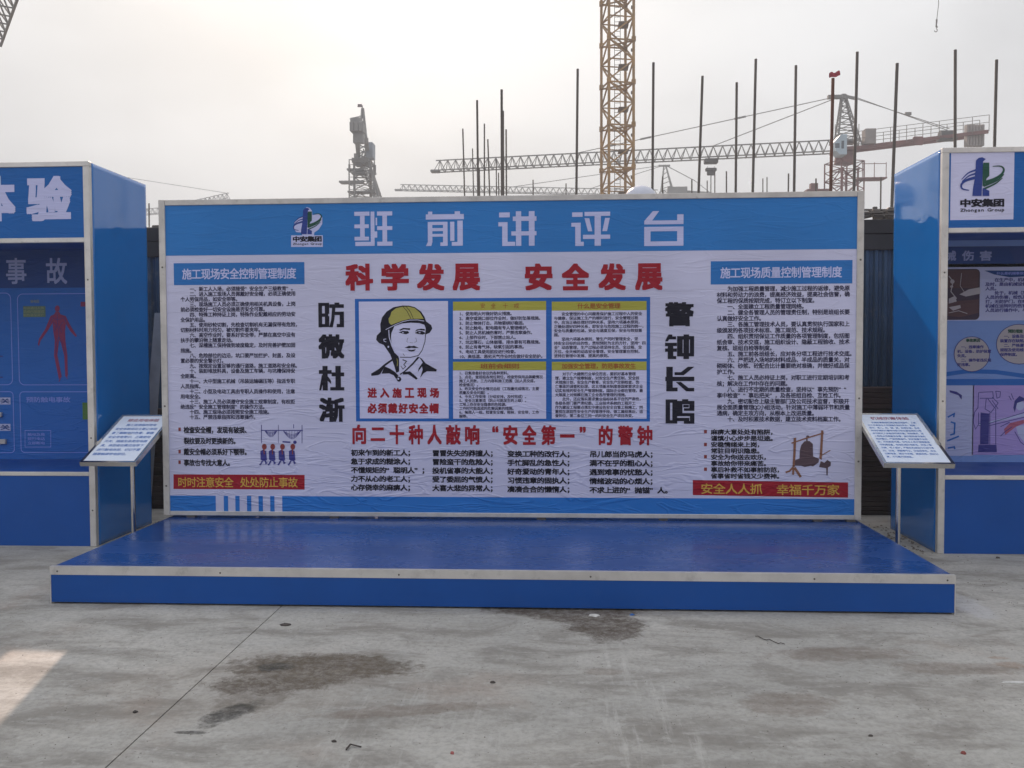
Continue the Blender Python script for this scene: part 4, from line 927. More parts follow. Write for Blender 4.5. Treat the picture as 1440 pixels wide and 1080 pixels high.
# ------------------------------------------------------------------ scaffold poles
GP_ = 'bare scaffold tubes standing up behind the board'
def pole(tx, ty, bx, by, Y, r=.024, mt=TUBE, label=None):
    top = at(tx, ty, Y); bot = at(bx, by, Y+.0); d = (bot-top).normalized(); base = top + d*((top.z)/(-d.z))
    o = MB().tube(base, top, r, 8).build('scaffold_pole', mt); tag(o, label, 'scaffold pole', GP_); return o
poles = [
 (650.8, 181, 653.4, 276, 24, 'thin scaffold tube leftmost of the cluster left of the crane mast'),
 (664.5, 209, 666, 276, 30, 'short thin scaffold tube, second from the left in the left cluster'),
 (670.9, 141, 672.4, 276, 19, 'tall dark scaffold tube, third from the left in the left cluster'),
 (674.0, 236, 674.6, 276, 26, 'short scaffold tube close beside the third tube of the left cluster'),
 (681.2, 174, 681.2, 276, 24, 'medium scaffold tube right of the tall one in the left cluster'),
 (686.0, 196, 688.7, 276, 24, 'medium scaffold tube leaning slightly, middle of the left cluster'),
 (697.8, 224, 698.2, 276, 30, 'short tube left of the thick double tube'),
 (701.0, 243, 701.5, 276, 30, 'shortest tube touching the thick double tube on its left'),
 (705.4, 126, 706.0, 276, 16, 'tallest thick tube of the left cluster, above its neighbour'),
 (707.2, 156, 707.6, 276, 17, 'thick tube standing directly against the tallest tube of the left cluster'),
 (711.7, 182, 712.2, 276, 22, 'rightmost medium tube of the left cluster'),
 (749.6, 253, 749.8, 276, 28, 'short stub of tube between left cluster and lone tall tube'),
 (796.0, 258, 796.0, 276, 30, 'short stub of tube just left of the lone tall tube by the mast'),
 (812.4, 97, 810.5, 276, 16, 'lone tall dark tube just left of the lattice crane mast'),
 (918.9, 88, 917.4, 276, 16, 'first tall tube right of the lattice crane mast'),
 (987.9, 107, 982.2, 276, 16, 'second tall tube right of the crane mast, leaning right at the top'),
 (1036, 116, 1034.5, 276, 17, 'third tall tube right of the crane mast, shorter than its neighbours'),
 (1062.9, 83, 1058.4, 276, 16, 'fourth tall tube right of the crane mast, leaning right at the top'),
 (1119.3, 92, 1116.6, 276, 16, 'fifth tall tube right of the crane mast, left of the flag'),
 (1205.6, 73, 1200.6, 276, 15, 'tall tube crossing just right of the crane cabin'),
 (1261.7, 89, 1253.8, 300, 14, 'tall tube beside the upper corner of the right booth'),
 (1238.8, 249, 1238.2, 300, 24, 'short thin tube in the gap right of the board'),
 (1343.4, 70, 1343, 230, 15, 'tall tube rising behind the right booth emblem'),
 (1401.5, 84, 1398, 230, 15, 'rightmost tall tube rising behind the right booth'),
 (1147.5, 251, 1147.5, 276, 24, 'short tube between the fifth tall tube and the flag tube'),
 (1108.9, 244, 1108.5, 276, 24, 'short tube just left of the fifth tall tube'),
 (1072.8, 251, 1072.8, 276, 34, 'left one of two faint short tubes right of the fourth tall tube'),
 (1078.6, 249, 1078.6, 276, 34, 'right one of two faint short tubes right of the fourth tall tube'),
 (1021.5, 241, 1021.6, 276, 26, 'short tube right of the hanging hook block'),
 (1005.2, 240, 1005.2, 276, 34, 'faint short tube left of the hanging hook block'),
 (994.5, 254, 994.5, 276, 34, 'faint stub right of the second tall tube'),
 (972.9, 252, 972.9, 276, 26, 'short tube left of the second tall tube'),
 (931.8, 248, 931.8, 276, 26, 'short tube beside the small distant crane tower'),
 (209.5, 286, 210, 345, 26, 'thin tube in the gap left of the board'),
]
for tx, ty, bx, by, Y, lab in poles:
    pole(tx, ty, bx, by, Y, .020 if Y > 20 else .0235, TUBE if Y < 28 else TUBE, lab)
fp = pole(1171.4, 110, 1168, 276, 15, .026, RUSTT, 'rusty tube with a red flag at its top right of centre')
t = at(1171.4, 110, 15)
fm = MB(); vs = []; nF = 8
for j in range(5):
    for i in range(nF+1):
        vs.append((t.x-.06+.17*i/nF, 15.0+.02*math.sin(i*1.3+j*.7), t.z+.005+.08*j/4+.03*i/nF+.01*math.sin(i*1.1)))
fm.add(vs, [(j*(nF+1)+i, j*(nF+1)+i+1, (j+1)*(nF+1)+i+1, (j+1)*(nF+1)+i) for j in range(4) for i in range(nF)], True)
tag(fm.build('flag', FLAGM), 'small red flag tied to the top of the rusty tube', 'flag')
# ledgers and couplers seen above the hoarding in the right-hand gap
sf = empty('scaffolding', (3.2, 10.2, 0)); tag(sf, 'dark scaffold ledgers and couplers above the hoarding right of the board', 'scaffolding')
def P2(px, py, Y=10.2): return at(px, py, Y)
for a, b_ in (((1150, 294.5), (1320, 296)), ((1150, 300.5), (1320, 299.5)), ((1190, 311), (1250, 297)), ((1222, 297), (1262, 316))):
    p, q = P2(*a), P2(*b_); addp(MB().tube(p, q, .024 if a[1] > 296 else .012, 8), 'ledger', TUBE, sf)
for px in (1230.5, 1253.5, 1330): p, q = P2(px, 291 if px < 1240 else 292), P2(px, 330); q.z = 0; addp(MB().tube(p, q, .026, 8), 'standard', TUBE, sf)
for px, py in ((1231, 300), (1235, 303), (1253, 297), (1251, 303)):
    p = P2(px, py, 10.17); addp(MB().box((p.x-.045, p.y-.04, p.z-.04), (p.x+.045, p.y+.04, p.z+.04), .012).tube((p.x-.07, p.y-.05, p.z), (p.x+.06, p.y-.05, p.z), .010, 6), 'coupler', TUBE, sf)
# the same run continues behind the left gap
sf2 = empty('scaffolding', (-5, 10.2, 0)); tag(sf2, 'dark scaffold ledger end above the hoarding left of the board', 'scaffolding')
p, q = P2(160, 321), P2(240, 321); addp(MB().tube(p, q, .012, 6), 'ledger', TUBE, sf2)
p = P2(220, 322, 10.1); addp(MB().box((p.x-.04, p.y-.04, p.z-.03), (p.x+.06, p.y+.04, p.z+.04), .01), 'coupler', TUBE, sf2)
p, q = P2(218, 322), P2(218, 322); q.z = 0; addp(MB().tube(q, p, .024, 8), 'standard', TUBE, sf2)

# white dome tank behind the board
p = at(901, 281, 13.0); mb = MB(); n = 28; rr = .235
vs = [(p.x, 13, p.z+rr*.86)]
for j in range(1, 10):
    ph = j/9*math.pi/2
    for i in range(n): vs.append((p.x+rr*math.sin(ph)*math.cos(2*math.pi*i/n), 13+rr*math.sin(ph)*math.sin(2*math.pi*i/n), p.z+rr*.86*math.cos(ph)))
mb.add(vs, [(0, 1+i, 1+(i+1) % n) for i in range(n)] + [(1+(j-1)*n+i, 1+j*n+i, 1+j*n+(i+1) % n, 1+(j-1)*n+(i+1) % n) for j in range(1, 9) for i in range(n)], True)
dm = mb.build('dome_top', DOME)
dmt = empty('dome_camera_mast', (p.x, 13, 0)); tag(dmt, 'white dome on a post peeping over the board right of the crane mast', 'dome')
dm.parent = dmt; dm.location = (-p.x, -13, 0)
addp(MB().tube((p.x, 13, p.z-.12), (p.x, 13, p.z), rr*1.0, 28), 'dome_body', DOME, dmt)
addp(MB().tube((p.x, 13, 0), (p.x, 13, p.z-.12), .06, 12), 'post', TUBE, dmt)

# ------------------------------------------------------------------ tower cranes
def lattice(mb, a, b, w, bays, leg, brace, rot=0.0, taper=1.0, x=False):
    a, b = Vector(a), Vector(b); d = b-a; ax = d.normalized()
    side = Vector((math.cos(rot), math.sin(rot), 0)); side = (side-ax*side.dot(ax)).normalized(); up = ax.cross(side)
    def C(t, i):
        ww = w/2*(1+(taper-1)*t); s = ((-1, -1), (1, -1), (1, 1), (-1, 1))[i]; return a+d*t+side*s[0]*ww+up*s[1]*ww
    for i in range(4): mb.beam(C(0, i), C(1, i), leg)
    for k in range(bays):
        t0, t1 = k/bays, (k+1)/bays
        for i in range(4):
            j = (i+1) % 4
            mb.beam(C(t0, i), C(t0, j), brace)
            tm = (t0+t1)/2
            mb.beam(C(t0, i), C(tm, j), brace); mb.beam(C(tm, j), C(t1, i), brace)
            if x: mb.beam(C(t0, j), C(t1, i), brace)
    for i in range(4): mb.beam(C(1, i), C(1, (i+1) % 4), brace)
    return mb
def tri_jib(mb, a, b, h, w, bays, ch, br):
    """triangular jib, a/b = bottom centre line"""
    a, b = Vector(a), Vector(b); d = b-a; side = Vector((-d.y, d.x, 0)).normalized(); up = Vector((0, 0, 1))
    def T(t): return a+d*t+up*h
    def B(t, s): return a+d*t+side*s*w/2
    mb.beam(T(0), T(1), ch)
    for s in (-1, 1): mb.beam(B(0, s), B(1, s), ch)
    for k in range(bays):
        t0, tm, t1 = k/bays, (k+.5)/bays, (k+1)/bays
        mb.beam(B(t0, -1), B(t0, 1), br)
        for s in (-1, 1): mb.beam(B(t0, s), T(tm), br); mb.beam(T(tm), B(t1, s), br)
    return mb

# crane A : big yellow mast beside the board
YA = 58.0; cA = at(868, 270, YA); rotA = math.radians(14.5)
ca = empty('tower_crane', (cA.x, YA, 0)); tag(ca, 'tall yellow lattice tower crane mast rising out of the top of the photo', 'tower crane')
secH = 2.66; w = 1.62
def maskN(): pass
sec = MB(); a, b_ = Vector((0, 0, 0)), Vector((0, 0, secH))
def mast_section(w, H, rot, leg, br):
    mb = MB(); cs = [Vector((w/2*(sx*math.cos(rot)-sy*math.sin(rot)), w/2*(sx*math.sin(rot)+sy*math.cos(rot)), 0)) for sx, sy in ((-1, -1), (1, -1), (1, 1), (-1, 1))]
    Z = Vector((0, 0, 1))
    for c in cs:
        mb.beam(c+Z*.002, c+Z*(H-.002), leg); mb.box((c.x-leg*.8, c.y-leg*.8, H-.17), (c.x+leg*.8, c.y+leg*.8, H-.003)); mb.box((c.x-leg*.8, c.y-leg*.8, .003), (c.x+leg*.8, c.y+leg*.8, .10))
    for i in range(4):
        p, q = cs[i], cs[(i+1) % 4]
        for z0, z1, flip in ((.05, H*.5, 0), (H*.5, H-.08, 1)):
            u, v = (p, q) if (flip + i) % 2 == 0 else (q, p)
            mb.beam(u+Z*z0, v+Z*z1, br)
        mb.beam(p+Z*(H-.1), q+Z*(H-.1), br); mb.beam(p+Z*(H*.5), q+Z*(H*.5), br*.8)
    mb.beam(cs[0]+Z*(H-.12), cs[2]+Z*(H-.12), br); mb.beam(cs[1]+Z*(H-.14), cs[3]+Z*(H-.14), br)
    return mb
s0 = addp(mast_section(w, secH, rotA, .165, .085), 'mast_section', CRY, ca); s0.location = (0, 0, 0)
nsec = 16
for k in range(1, nsec):
    o = s0.copy(); COL.objects.link(o); o.location = (0, 0, secH*k)
lad = MB()
for sx in (-.18, .18): lad.beam((sx, -.1, .2), (sx, -.1, secH*nsec), .035)
z = .3
while z < secH*nsec: lad.beam((-.18, -.1, z), (.18, -.1, z), .025); z += .3
o = lad.build('ladder', CRYD, ca)
rp = MB().box((.05, -.72, 1.0), (.7, .55, 1.04)).build('rest_platform', CRYD, ca)
rb_ = MB().box((.83, -.55, 1.9), (1.0, -.35, 2.05)).build('cable_bracket', CRYD, ca)
for k in range(1, nsec):
    for q in (rp, rb_): o = q.copy(); COL.objects.link(o); o.location = (0, 0, secH*k)
ZT = secH*nsec
addp(MB().box((cA.x-.95, YA-.95, ZT), (cA.x+.95, YA+.95, ZT+1.0), .03), 'slewing_ring', CRY, ca)
addp(lattice(MB(), (cA.x, YA, ZT+1), (cA.x, YA, ZT+8), 1.3, 5, .12, .06, rotA, .25), 'tower_head', CRY, ca)
jd_ = Vector((17.2, -10, 0)).normalized()
for k in range(6):
    p = Vector((cA.x, YA, ZT+1.1))+jd_*(1.2+k*7.5); addp(tri_jib(MB(), p, p+jd_*7.48, 1.1, 1.1, 6, .10, .05), 'jib_section', CRY, ca)
p = Vector((cA.x, YA, ZT+1.1))-jd_*1.2; q = p-jd_*12
addp(MB().beam(p, q, .35), 'counter_jib', CRY, ca); addp(MB().box((q.x-.8, q.y-1, q.z-2), (q.x+.8, q.y+1, q.z+.3), .04), 'counterweight', CRC, ca)
for d_, e_ in ((24, .05), (40, .05), (-11, .05)):
    addp(MB().beam((cA.x, YA, ZT+7.9), Vector((cA.x, YA, ZT+2.0))+jd_*d_, e_), 'tie_bar', CRG, ca)
addp(MB().box((cA.x+1.0, YA-2.2, ZT+.2), (cA.x+2.1, YA-.8, ZT+2.1), .05), 'cabin', CABIN, ca)
# hook hanging into the top edge of the picture
YH = 48.0; h0 = at(1316.5, 45, YH)
hk = empty('crane_hook', (h0.x, YH, h0.z)); tag(hk, 'small crane hook hanging on a thin rope at the top right', 'crane hook')
zt = ZT+1.0
addp(MB().tube((h0.x+.02, YH, h0.z+.62), (h0.x+.10, YH, h0.z+1.4), .016, 5).tube((h0.x+.10, YH, h0.z+1.4), (h0.x+.16, YH, zt), .016, 5), 'rope', ROPE, hk)
addp(MB().tube((h0.x, YH, h0.z+.32), (h0.x+.02, YH, h0.z+.64), .035, 6, .05).tube((h0.x+.05, YH, h0.z+.22), (h0.x-.01, YH, h0.z+.32), .05, 6), 'hook_block', CRG, hk)
hm = MB(); prev = None
for i in range(8):
    a_ = math.radians(80-i*36); q = Vector((h0.x-.02+.075*math.cos(a_), YH, h0.z+.09+.085*math.sin(a_)))
    if prev: hm.tube(prev, q, .022, 6)
    prev = q
addp(hm, 'hook', CRG, hk)

# crane B : complete crane at right
YB = 80.0
def PBx(px, py, Y=YB): return at(px, py, Y)
cb_ = PBx(1187, 250); cb = empty('tower_crane', (cb_.x, YB, 0)); tag(cb, 'red and grey tower crane with pale cabin and long jib right of centre', 'tower crane')
X0 = cb_.x; zc = PBx(1187, 222).z
wB = 1.6; s1 = addp(mast_section(wB, 2.5, .35, .13, .06), 'mast_section', CRR, cb)
nB = int((zc-1.2)//2.5)+1; s1.location = (0, 0, zc-1.0-2.5*nB+0)
for k in range(1, nB): o = s1.copy(); COL.objects.link(o); o.location = (0, 0, s1.location.z+2.5*k)
# climbing cage
cg = lattice(MB(), (X0, YB, zc-5.2), (X0, YB, zc-.4), 2.3, 3, .10, .06, .35)
cg.box((X0-3.3, YB-.6, zc-2.9), (X0-1.2, YB+.6, zc-2.75)).box((X0+1.0, YB-.8, zc-1.95), (X0+3.4, YB+.6, zc-1.85)).box((X0-2.9, YB-.3, zc-2.7), (X0-2.3, YB+.3, zc-2.2))
for xx in (X0+1.3, X0+2.3, X0+3.3): cg.beam((xx, YB-.8, zc-1.9), (xx, YB-.8, zc-.6), .05)
cg.beam((X0+1.3, YB-.8, zc-.7), (X0+3.3, YB-.8, zc-.7), .05)
addp(cg, 'climbing_cage', CRR, cb)
addp(MB().tube((X0, YB, zc-.5), (X0, YB, zc+.45), .85, 16, .75), 'slewing_ring', CRR, cb)
addp(MB().box((X0-.95, YB-1.2, zc+.46), (X0+1.0, YB+1.2, zc+.75), .05), 'turntable', CRR, cb)
ap = PBx(1185.5, 133)
hd_ = MB(); base = [(X0-.75, YB-.6), (X0-.75, YB+.6), (X0+1.3, YB+.6), (X0+1.3, YB-.6)]
for bx_, by_ in base: hd_.beam((bx_, by_, zc+1.0), (ap.x+(bx_-X0)*.12, YB+(by_-YB)*.25, ap.z), .12)
nb = 9
for k in range(nb):
    t0, t1 = k/nb, (k+1)/nb
    def C(i, t): bx_, by_ = base[i]; return Vector((bx_+(ap.x+(bx_-X0)*.12-bx_)*t, by_+(YB+(by_-YB)*.25-by_)*t, zc+1+(ap.z-zc-1)*t))
    for i in range(4): hd_.beam(C(i, t0), C((i+1) % 4, t1), .06); hd_.beam(C(i, t1), C((i+1) % 4, t1), .06)
hd_.box((ap.x-1.3, YB-.2, ap.z-.35), (ap.x+.3, YB+.2, ap.z-.05)); hd_.beam((ap.x, YB, ap.z-.1), PBx(1205, 139), .22)
hd_.box((X0-1.1, YB-1.0, ap.z-4.2), (X0+.9, YB+.8, ap.z-4.1))
for xx in (X0-1.1, X0+.9): hd_.beam((xx, YB-1, ap.z-4.2), (xx, YB-1, ap.z-2.8), .05)
addp(hd_, 'tower_head', CRG, cb)
cab = MB(); c0, c1 = at(1174, 189, YB-2.5), at(1191, 217, YB-2.5)
pts = [(c0.x+.1, c1.z+.35), (c0.x+.45, c1.z), (c1.x, c1.z), (c1.x, c0.z), (c0.x+.5, c0.z), (c0.x, c0.z-.6)]
yy0, yy1 = YB-2.5, YB-1.1; vs = [(x, yy0, z) for x, z in pts]+[(x, yy1, z) for x, z in pts]; n = len(pts)
cab.add(vs, [tuple(range(n)), tuple(range(2*n-1, n-1, -1))]+[(i, n+i, n+(i+1) % n, (i+1) % n) for i in range(n)])
cabo = addp(cab, 'cabin', CABIN, cb)
gm = MB(); zz = (c0.z+c1.z)/2
gm.box((c0.x+.55, yy0-.012, zz-.35), (c1.x-.25, yy0-.002, zz+.3)).box((c0.x+.02, yy0-.012, zz-.3), (c0.x+.40, yy0-.002, zz+.1))
wo = gm.build('cabin_window', GLASS, cabo)
tipB = at(613, 241, 88.0); rootB = PBx(1172, 214); dB = tipB-rootB
nsB = 9
for k in range(nsB):
    p, q = rootB+dB*(k/nsB), rootB+dB*((k+.995)/nsB); addp(tri_jib(MB(), p, q, 1.05, 1.1, 5, .10, .055), 'jib_section', CRG, cb)
addp(MB().box((tipB.x-.5, tipB.y-.4, tipB.z-.12), (tipB.x+.4, tipB.y+.4, tipB.z+.12), .05), 'jib_tip', CRG, cb)
addp(MB().beam(PBx(1181, 135), rootB+dB*.62+Vector((0, 0, 1.05)), .06), 'tie_bar', CRG, cb)
addp(MB().beam(PBx(1181, 136), rootB+dB*.28+Vector((0, 0, 1.05)), .06), 'tie_bar', CRG, cb)
for t in (.36, .72, .86):
    p = PBx(1181, 135); q = rootB+dB*.62+Vector((0, 0, 1.05)); m_ = p+(q-p)*t; d_ = (q-p).normalized()
    addp(MB().beam(m_-d_*.5, m_+d_*.5, .14), 'tie_coupling', CRG, cb)
tt = rootB+dB*.283; addp(MB().box((tt.x-.6, tt.y-.4, tt.z-.5), (tt.x+.6, tt.y+.4, tt.z-.08), .06), 'trolley', CRD, cb)
hb = Vector((tt.x, tt.y, tt.z-.75))
hook = empty('crane_hook', (hb.x, hb.y, hb.z-3)); tag(hook, 'wide hook block hanging from the trolley of the long jib', 'crane hook')
zh = at(1014, 240, tt.y).z
addp(MB().tube((hb.x-.3, hb.y, hb.z), (hb.x-.3, hb.y, zh), .022, 4).tube((hb.x+.3, hb.y, hb.z), (hb.x+.3, hb.y, zh), .022, 4), 'rope', ROPE, hook)
addp(MB().box((hb.x-.5, hb.y-.2, zh-.05), (hb.x+.5, hb.y+.2, zh+.25), .06).box((hb.x-.35, hb.y-.18, zh-.4), (hb.x+.35, hb.y+.18, zh-.052), .06), 'hook_block', CRD, hook)
addp(MB().tube((hb.x, hb.y, zh-.4), (hb.x, hb.y, zh-4.0), .05, 5), 'sling', ROPE, hook)
# counter jib
c0, c1 = PBx(1203, 210), at(1384, 188, YB-2)
for s in (-.7, .7):
    addp(MB().beam(c0+Vector((0, s, 0)), c1+Vector((0, s, 0)), .27), 'counter_jib_girder', CRR, cb)
rl = MB()
for k in range(9):
    p = c0+(c1-c0)*(k/8); 
    for s in (-.85, .85): rl.beam(p+Vector((0, s, 0)), p+Vector((0, s, 1.35)), .045)
for s in (-.85, .85):
    for h in (.75, 1.35): rl.beam(c0+Vector((0, s, h)), c1+Vector((0, s, h)), .04)
addp(rl, 'guard_rail', CRG, cb)
p = PBx(1218, 195); addp(MB().box((p.x-.45, YB-1.2, p.z-.7), (p.x+.45, YB-.2, p.z+.6), .03), 'electric_cabinet', CRC, cb)
p = at(1330, 186, YB-1.5); addp(MB().tube((p.x-.6, YB-1.7, p.z-.3), (p.x+.6, YB-1.7, p.z-.3), .42, 14).box((p.x-.7, YB-2.2, p.z-.75), (p.x+.7, YB-1.3, p.z-.6)), 'winch', CRD, cb)
for k in range(6):
    xa = at(1358+k*4.2, 176, YB-2); xb = at(1358+k*4.2+3.0, 206, YB-2)
    addp(MB().box((xa.x, YB-2.3, xb.z), (xb.x, YB-1.7, xa.z), .02), 'counterweight', CRC, cb)
p = at(1286, 201, YB-1); addp(MB().box((p.x-.4, YB-1.9, p.z-.35), (p.x+.4, YB-1.6, p.z+.35), .04), 'girder_joint', CRR, cb)
for dz in (0, .12): addp(MB().beam(ap+Vector((.9, 0, -.3+dz)), at(1335, 181, YB-2)+Vector((0, dz*4, 0)), .05), 'tie_bar', CRG, cb)
p = at(1277, 160, YB-1); addp(MB().box((p.x-.25, p.y-.1, p.z-.12), (p.x+.25, p.y+.1, p.z+.12)), 'tie_coupling', CRG, cb)

# crane C : far flat crane whose jib shows left of the mast
YC = 145.0; c_ = at(938, 272, YC); cc_ = empty('tower_crane', (c_.x, YC, 0)); tag(cc_, 'small distant tower crane with a low grey jib running left behind the poles', 'tower crane')
zj = at(700, 272, YC).z
addp(lattice(MB(), (c_.x, YC, 0), (c_.x, YC, zj), 1.8, 12, .16, .09, .2), 'mast', CRG, cc_)
apC = at(935, 232, YC)
hm = MB()
for s in (-.9, .9):
    for s2 in (-.6, .6): hm.beam((c_.x+s, YC+s2, zj), (apC.x+s*.15, YC, apC.z), .16)
for k in range(5):
    t = (k+.5)/5.5; hm.beam((c_.x-.9*(1-t)+ (apC.x-c_.x)*t, YC, zj+(apC.z-zj)*t), (c_.x+.9*(1-t)+(apC.x-c_.x)*t, YC, zj+(apC.z-zj)*min(1, t+.12)), .1)
hm.box((apC.x-1.0, YC-.2, apC.z-.25), (apC.x+.8, YC+.2, apC.z)); addp(hm, 'tower_head', CRG, cc_)
tC = at(563, 267.5, YC+6); rC = at(925, 275.5, YC); dC = tC-rC
for k in range(6): addp(tri_jib(MB(), rC+dC*(k/6), rC+dC*((k+.995)/6), .95, 1.2, 7, .12, .07), 'jib_section', CRG, cc_)
addp(MB().box((tC.x-.9, tC.y-.4, tC.z-.1), (tC.x+.3, tC.y+.4, tC.z+.15)), 'jib_tip', CRG, cc_)
addp(MB().beam(apC, rC+dC*.55+Vector((0, 0, .95)), .09), 'tie_bar', CRG, cc_)
addp(MB().beam(apC, rC+dC*.25+Vector((0, 0, .95)), .09), 'tie_bar', CRG, cc_)
qC = at(1000, 272, YC-3); addp(MB().beam((c_.x+1, YC, zj), qC, .4), 'counter_jib', CRG, cc_)
addp(MB().beam(apC, at(977, 254, YC-1), .12), 'tie_bar', CRG, cc_); addp(MB().beam(at(977, 254, YC-1), qC, .08), 'tie_bar', CRG, cc_)
p = at(952, 268.5, YC-1); addp(MB().box((p.x-1.5, YC-2, p.z-.6), (p.x+1.5, YC-.6, p.z+.5)), 'electric_cabinet', CRG, cc_)

# crane D : crane seen nearly end-on, left of centre
YD = 105.0
def D(px, py, y=YD): return at(px, py, y)
d0 = D(510, 276); cd = empty('tower_crane', (d0.x, YD, 0)); tag(cd, 'grey tower crane seen end-on with counterweights, left of centre above the board', 'tower crane')
zb_ = D(510, 226).z
addp(lattice(MB(), (d0.x, YD, 0), (d0.x, YD, zb_), 1.9, 11, .20, .10, .25), 'mast', CRYD, cd)
cgd = lattice(MB(), (d0.x-.1, YD, zb_-4.6), (d0.x-.1, YD, zb_-.2), 2.9, 3, .10, .06, .25)
for (ax_, ay_, bx_, by_, hh) in ((491, 240, 514, 241, .35), (497, 245, 516, 246, .3), (480, 257, 512, 258, .5), (492, 266, 530, 272, .4), (521, 240, 529, 245, .4)):
    p, q = D(ax_, ay_), D(bx_, by_); cgd.box((p.x, YD-1.2, min(p.z, q.z)-.05), (q.x, YD+.2, min(p.z, q.z)+.14))
for px, a_, b2 in ((492, 232, 240), (528, 232, 243), (525, 240, 276), (498, 226, 276)): cgd.beam(D(px, a_, YD-1.4), D(px+(6 if px == 525 else 0), b2, YD-1.4), .12)
cgd.beam(D(519, 226, YD-1.5), D(532, 276, YD-1.5), .25)
addp(cgd, 'climbing_cage', CRG, cd)
top_ = D(509.5, 152)
th_ = MB(); p = D(507, 224); q = D(510.5, 176)
pts0 = [D(501, 226), D(520, 226), D(515.5, 186), D(500, 186)]
for i in range(4): pass
th_.beam(D(503, 226), D(509, 152), .17); th_.beam(D(519, 226), D(511, 152), .17); th_.beam(D(504, 226, YD+1.2), D(509.5, 152), .2); th_.beam(D(518, 226, YD+1.2), D(510.5, 152), .2)
for k in range(10):
    y0_, y1_ = 224-k*7, 217-k*7; t = k/10
    th_.beam(D(503+6*t, y0_), D(519-8*t, y1_), .12); th_.beam(D(519-8*t, y0_), D(503+6*t, y1_), .12)
th_.beam(D(509.5, 153), D(509.5, 148), .10); addp(th_, 'tower_head', CRG, cd)
for k in range(3):
    a_, b2 = D(496+k*6.3, 176, YD-9), D(496+k*6.3+5.8, 189, YD-9); addp(MB().box((a_.x, YD-10.5, b2.z), (b2.x, YD-9, a_.z), .05), 'counterweight', CRG, cd)
a_, b2 = D(496, 168, YD-9), D(509, 176, YD-9); addp(MB().box((a_.x, YD-9.8, b2.z), (b2.x, YD-9, a_.z)), 'winch_house', CABIN if False else CRG, cd)
a_, b2 = D(499, 189, YD-9), D(505, 203, YD-9); addp(MB().box((a_.x, YD-9.9, b2.z), (b2.x+.6, YD-9, a_.z)), 'counterweight', CRG, cd)
a_ = D(502, 197, YD-8.6); b2 = D(510, 218, YD); addp(MB().beam((a_.x, a_.y, a_.z), (b2.x-.5, b2.y, b2.z), .45), 'counter_jib', CRG, cd); addp(MB().beam((a_.x+1.0, a_.y, a_.z), (b2.x+.6, b2.y, b2.z), .45), 'counter_jib', CRG, cd)
a_ = D(495, 176, YD-9); rd = MB()
for xx in (492.5, 496.5, 500, 504): q1, q2 = D(xx, 165 if xx > 494 else 166, YD-9), D(xx+(2 if xx < 494 else 0), 178, YD-9); rd.beam(q1, q2, .09)
rd.beam(D(496.5, 166, YD-9), D(508, 163, YD-9), .08); addp(rd, 'guard_rail', CRG, cd)
a_, b2 = D(518.5, 204, YD-2), D(528, 225, YD-2); addp(MB().box((a_.x, YD-3.5, b2.z), (b2.x, YD-2, a_.z), .05), 'cabin', mat('crane_cabin_grey', (.20, .23, .27), .5), cd)
a_, b2 = D(499, 217, YD-1.5), D(503.5, 224, YD-1.5); addp(MB().box((a_.x, YD-2, b2.z), (b2.x, YD-1.4, a_.z)), 'electric_cabinet', CRG, cd)
a_, b2 = D(499, 226, YD), D(522, 232, YD); addp(MB().box((a_.x, YD-1.6, b2.z), (b2.x, YD+1.2, a_.z)), 'slewing_ring', CRG, cd)
p = D(506, 219, YD); jf = Vector((p.x, YD+2, p.z)); je = Vector((p.x-6, YD+44, p.z))
for k in range(5): addp(tri_jib(MB(), jf+(je-jf)*(k/5), jf+(je-jf)*((k+.99)/5), 1.2, 1.2, 5, .14, .07), 'jib_section', CRG, cd)
a_ = D(506, 149.5, YD); fl = MB(); fl.add([(a_.x-.25, YD, a_.z-.1), (a_.x+.25, YD, a_.z-.1), (a_.x+.25, YD+.02, a_.z+.28), (a_.x-.25, YD+.03, a_.z+.28)], [(0, 1, 2, 3)])
fo = MB().box((a_.x-.26, YD-.02, a_.z-.1), (a_.x+.24, YD+.02, a_.z+.26)).build('flag', mat('faded_flag_cloth', (.12, .07, .07), .8)); tag(fo, 'tiny dark flag on top of the end-on crane', 'flag')

# crane E : very far, jib stub over the board's left part
YE = 190.0
def Ef(px, py): return at(px, py, YE)
e0 = Ef(150, 300); ce = empty('tower_crane', (e0.x, YE, 0)); tag(ce, 'faint far crane jib crossing the gap left of the board', 'tower crane')
zE = Ef(218, 303).z
addp(lattice(MB(), (e0.x, YE, 0), (e0.x, YE, zE), 1.8, 14, .2, .12), 'mast', CRG, ce)
p, q = Vector((e0.x, YE, zE-1.0)), Ef(327, 275)
p = Ef(190, 306); addp(tri_jib(MB(), Vector((e0.x, YE, zE-.4)), Ef(226, 300), 1.2, 1.2, 10, .14, .08), 'jib_section', CRG, ce)
addp(tri_jib(MB(), Ef(226.2, 300), Ef(322, 279), 1.2, 1.2, 16, .14, .08), 'jib_section', CRG, ce)
addp(MB().beam(Vector((e0.x, YE, zE+9)), Ef(322, 272), .1), 'tie_bar', CRG, ce); addp(MB().beam(Vector((e0.x, YE, zE)), Vector((e0.x, YE, zE+9.5)), .6), 'tower_head', CRG, ce)

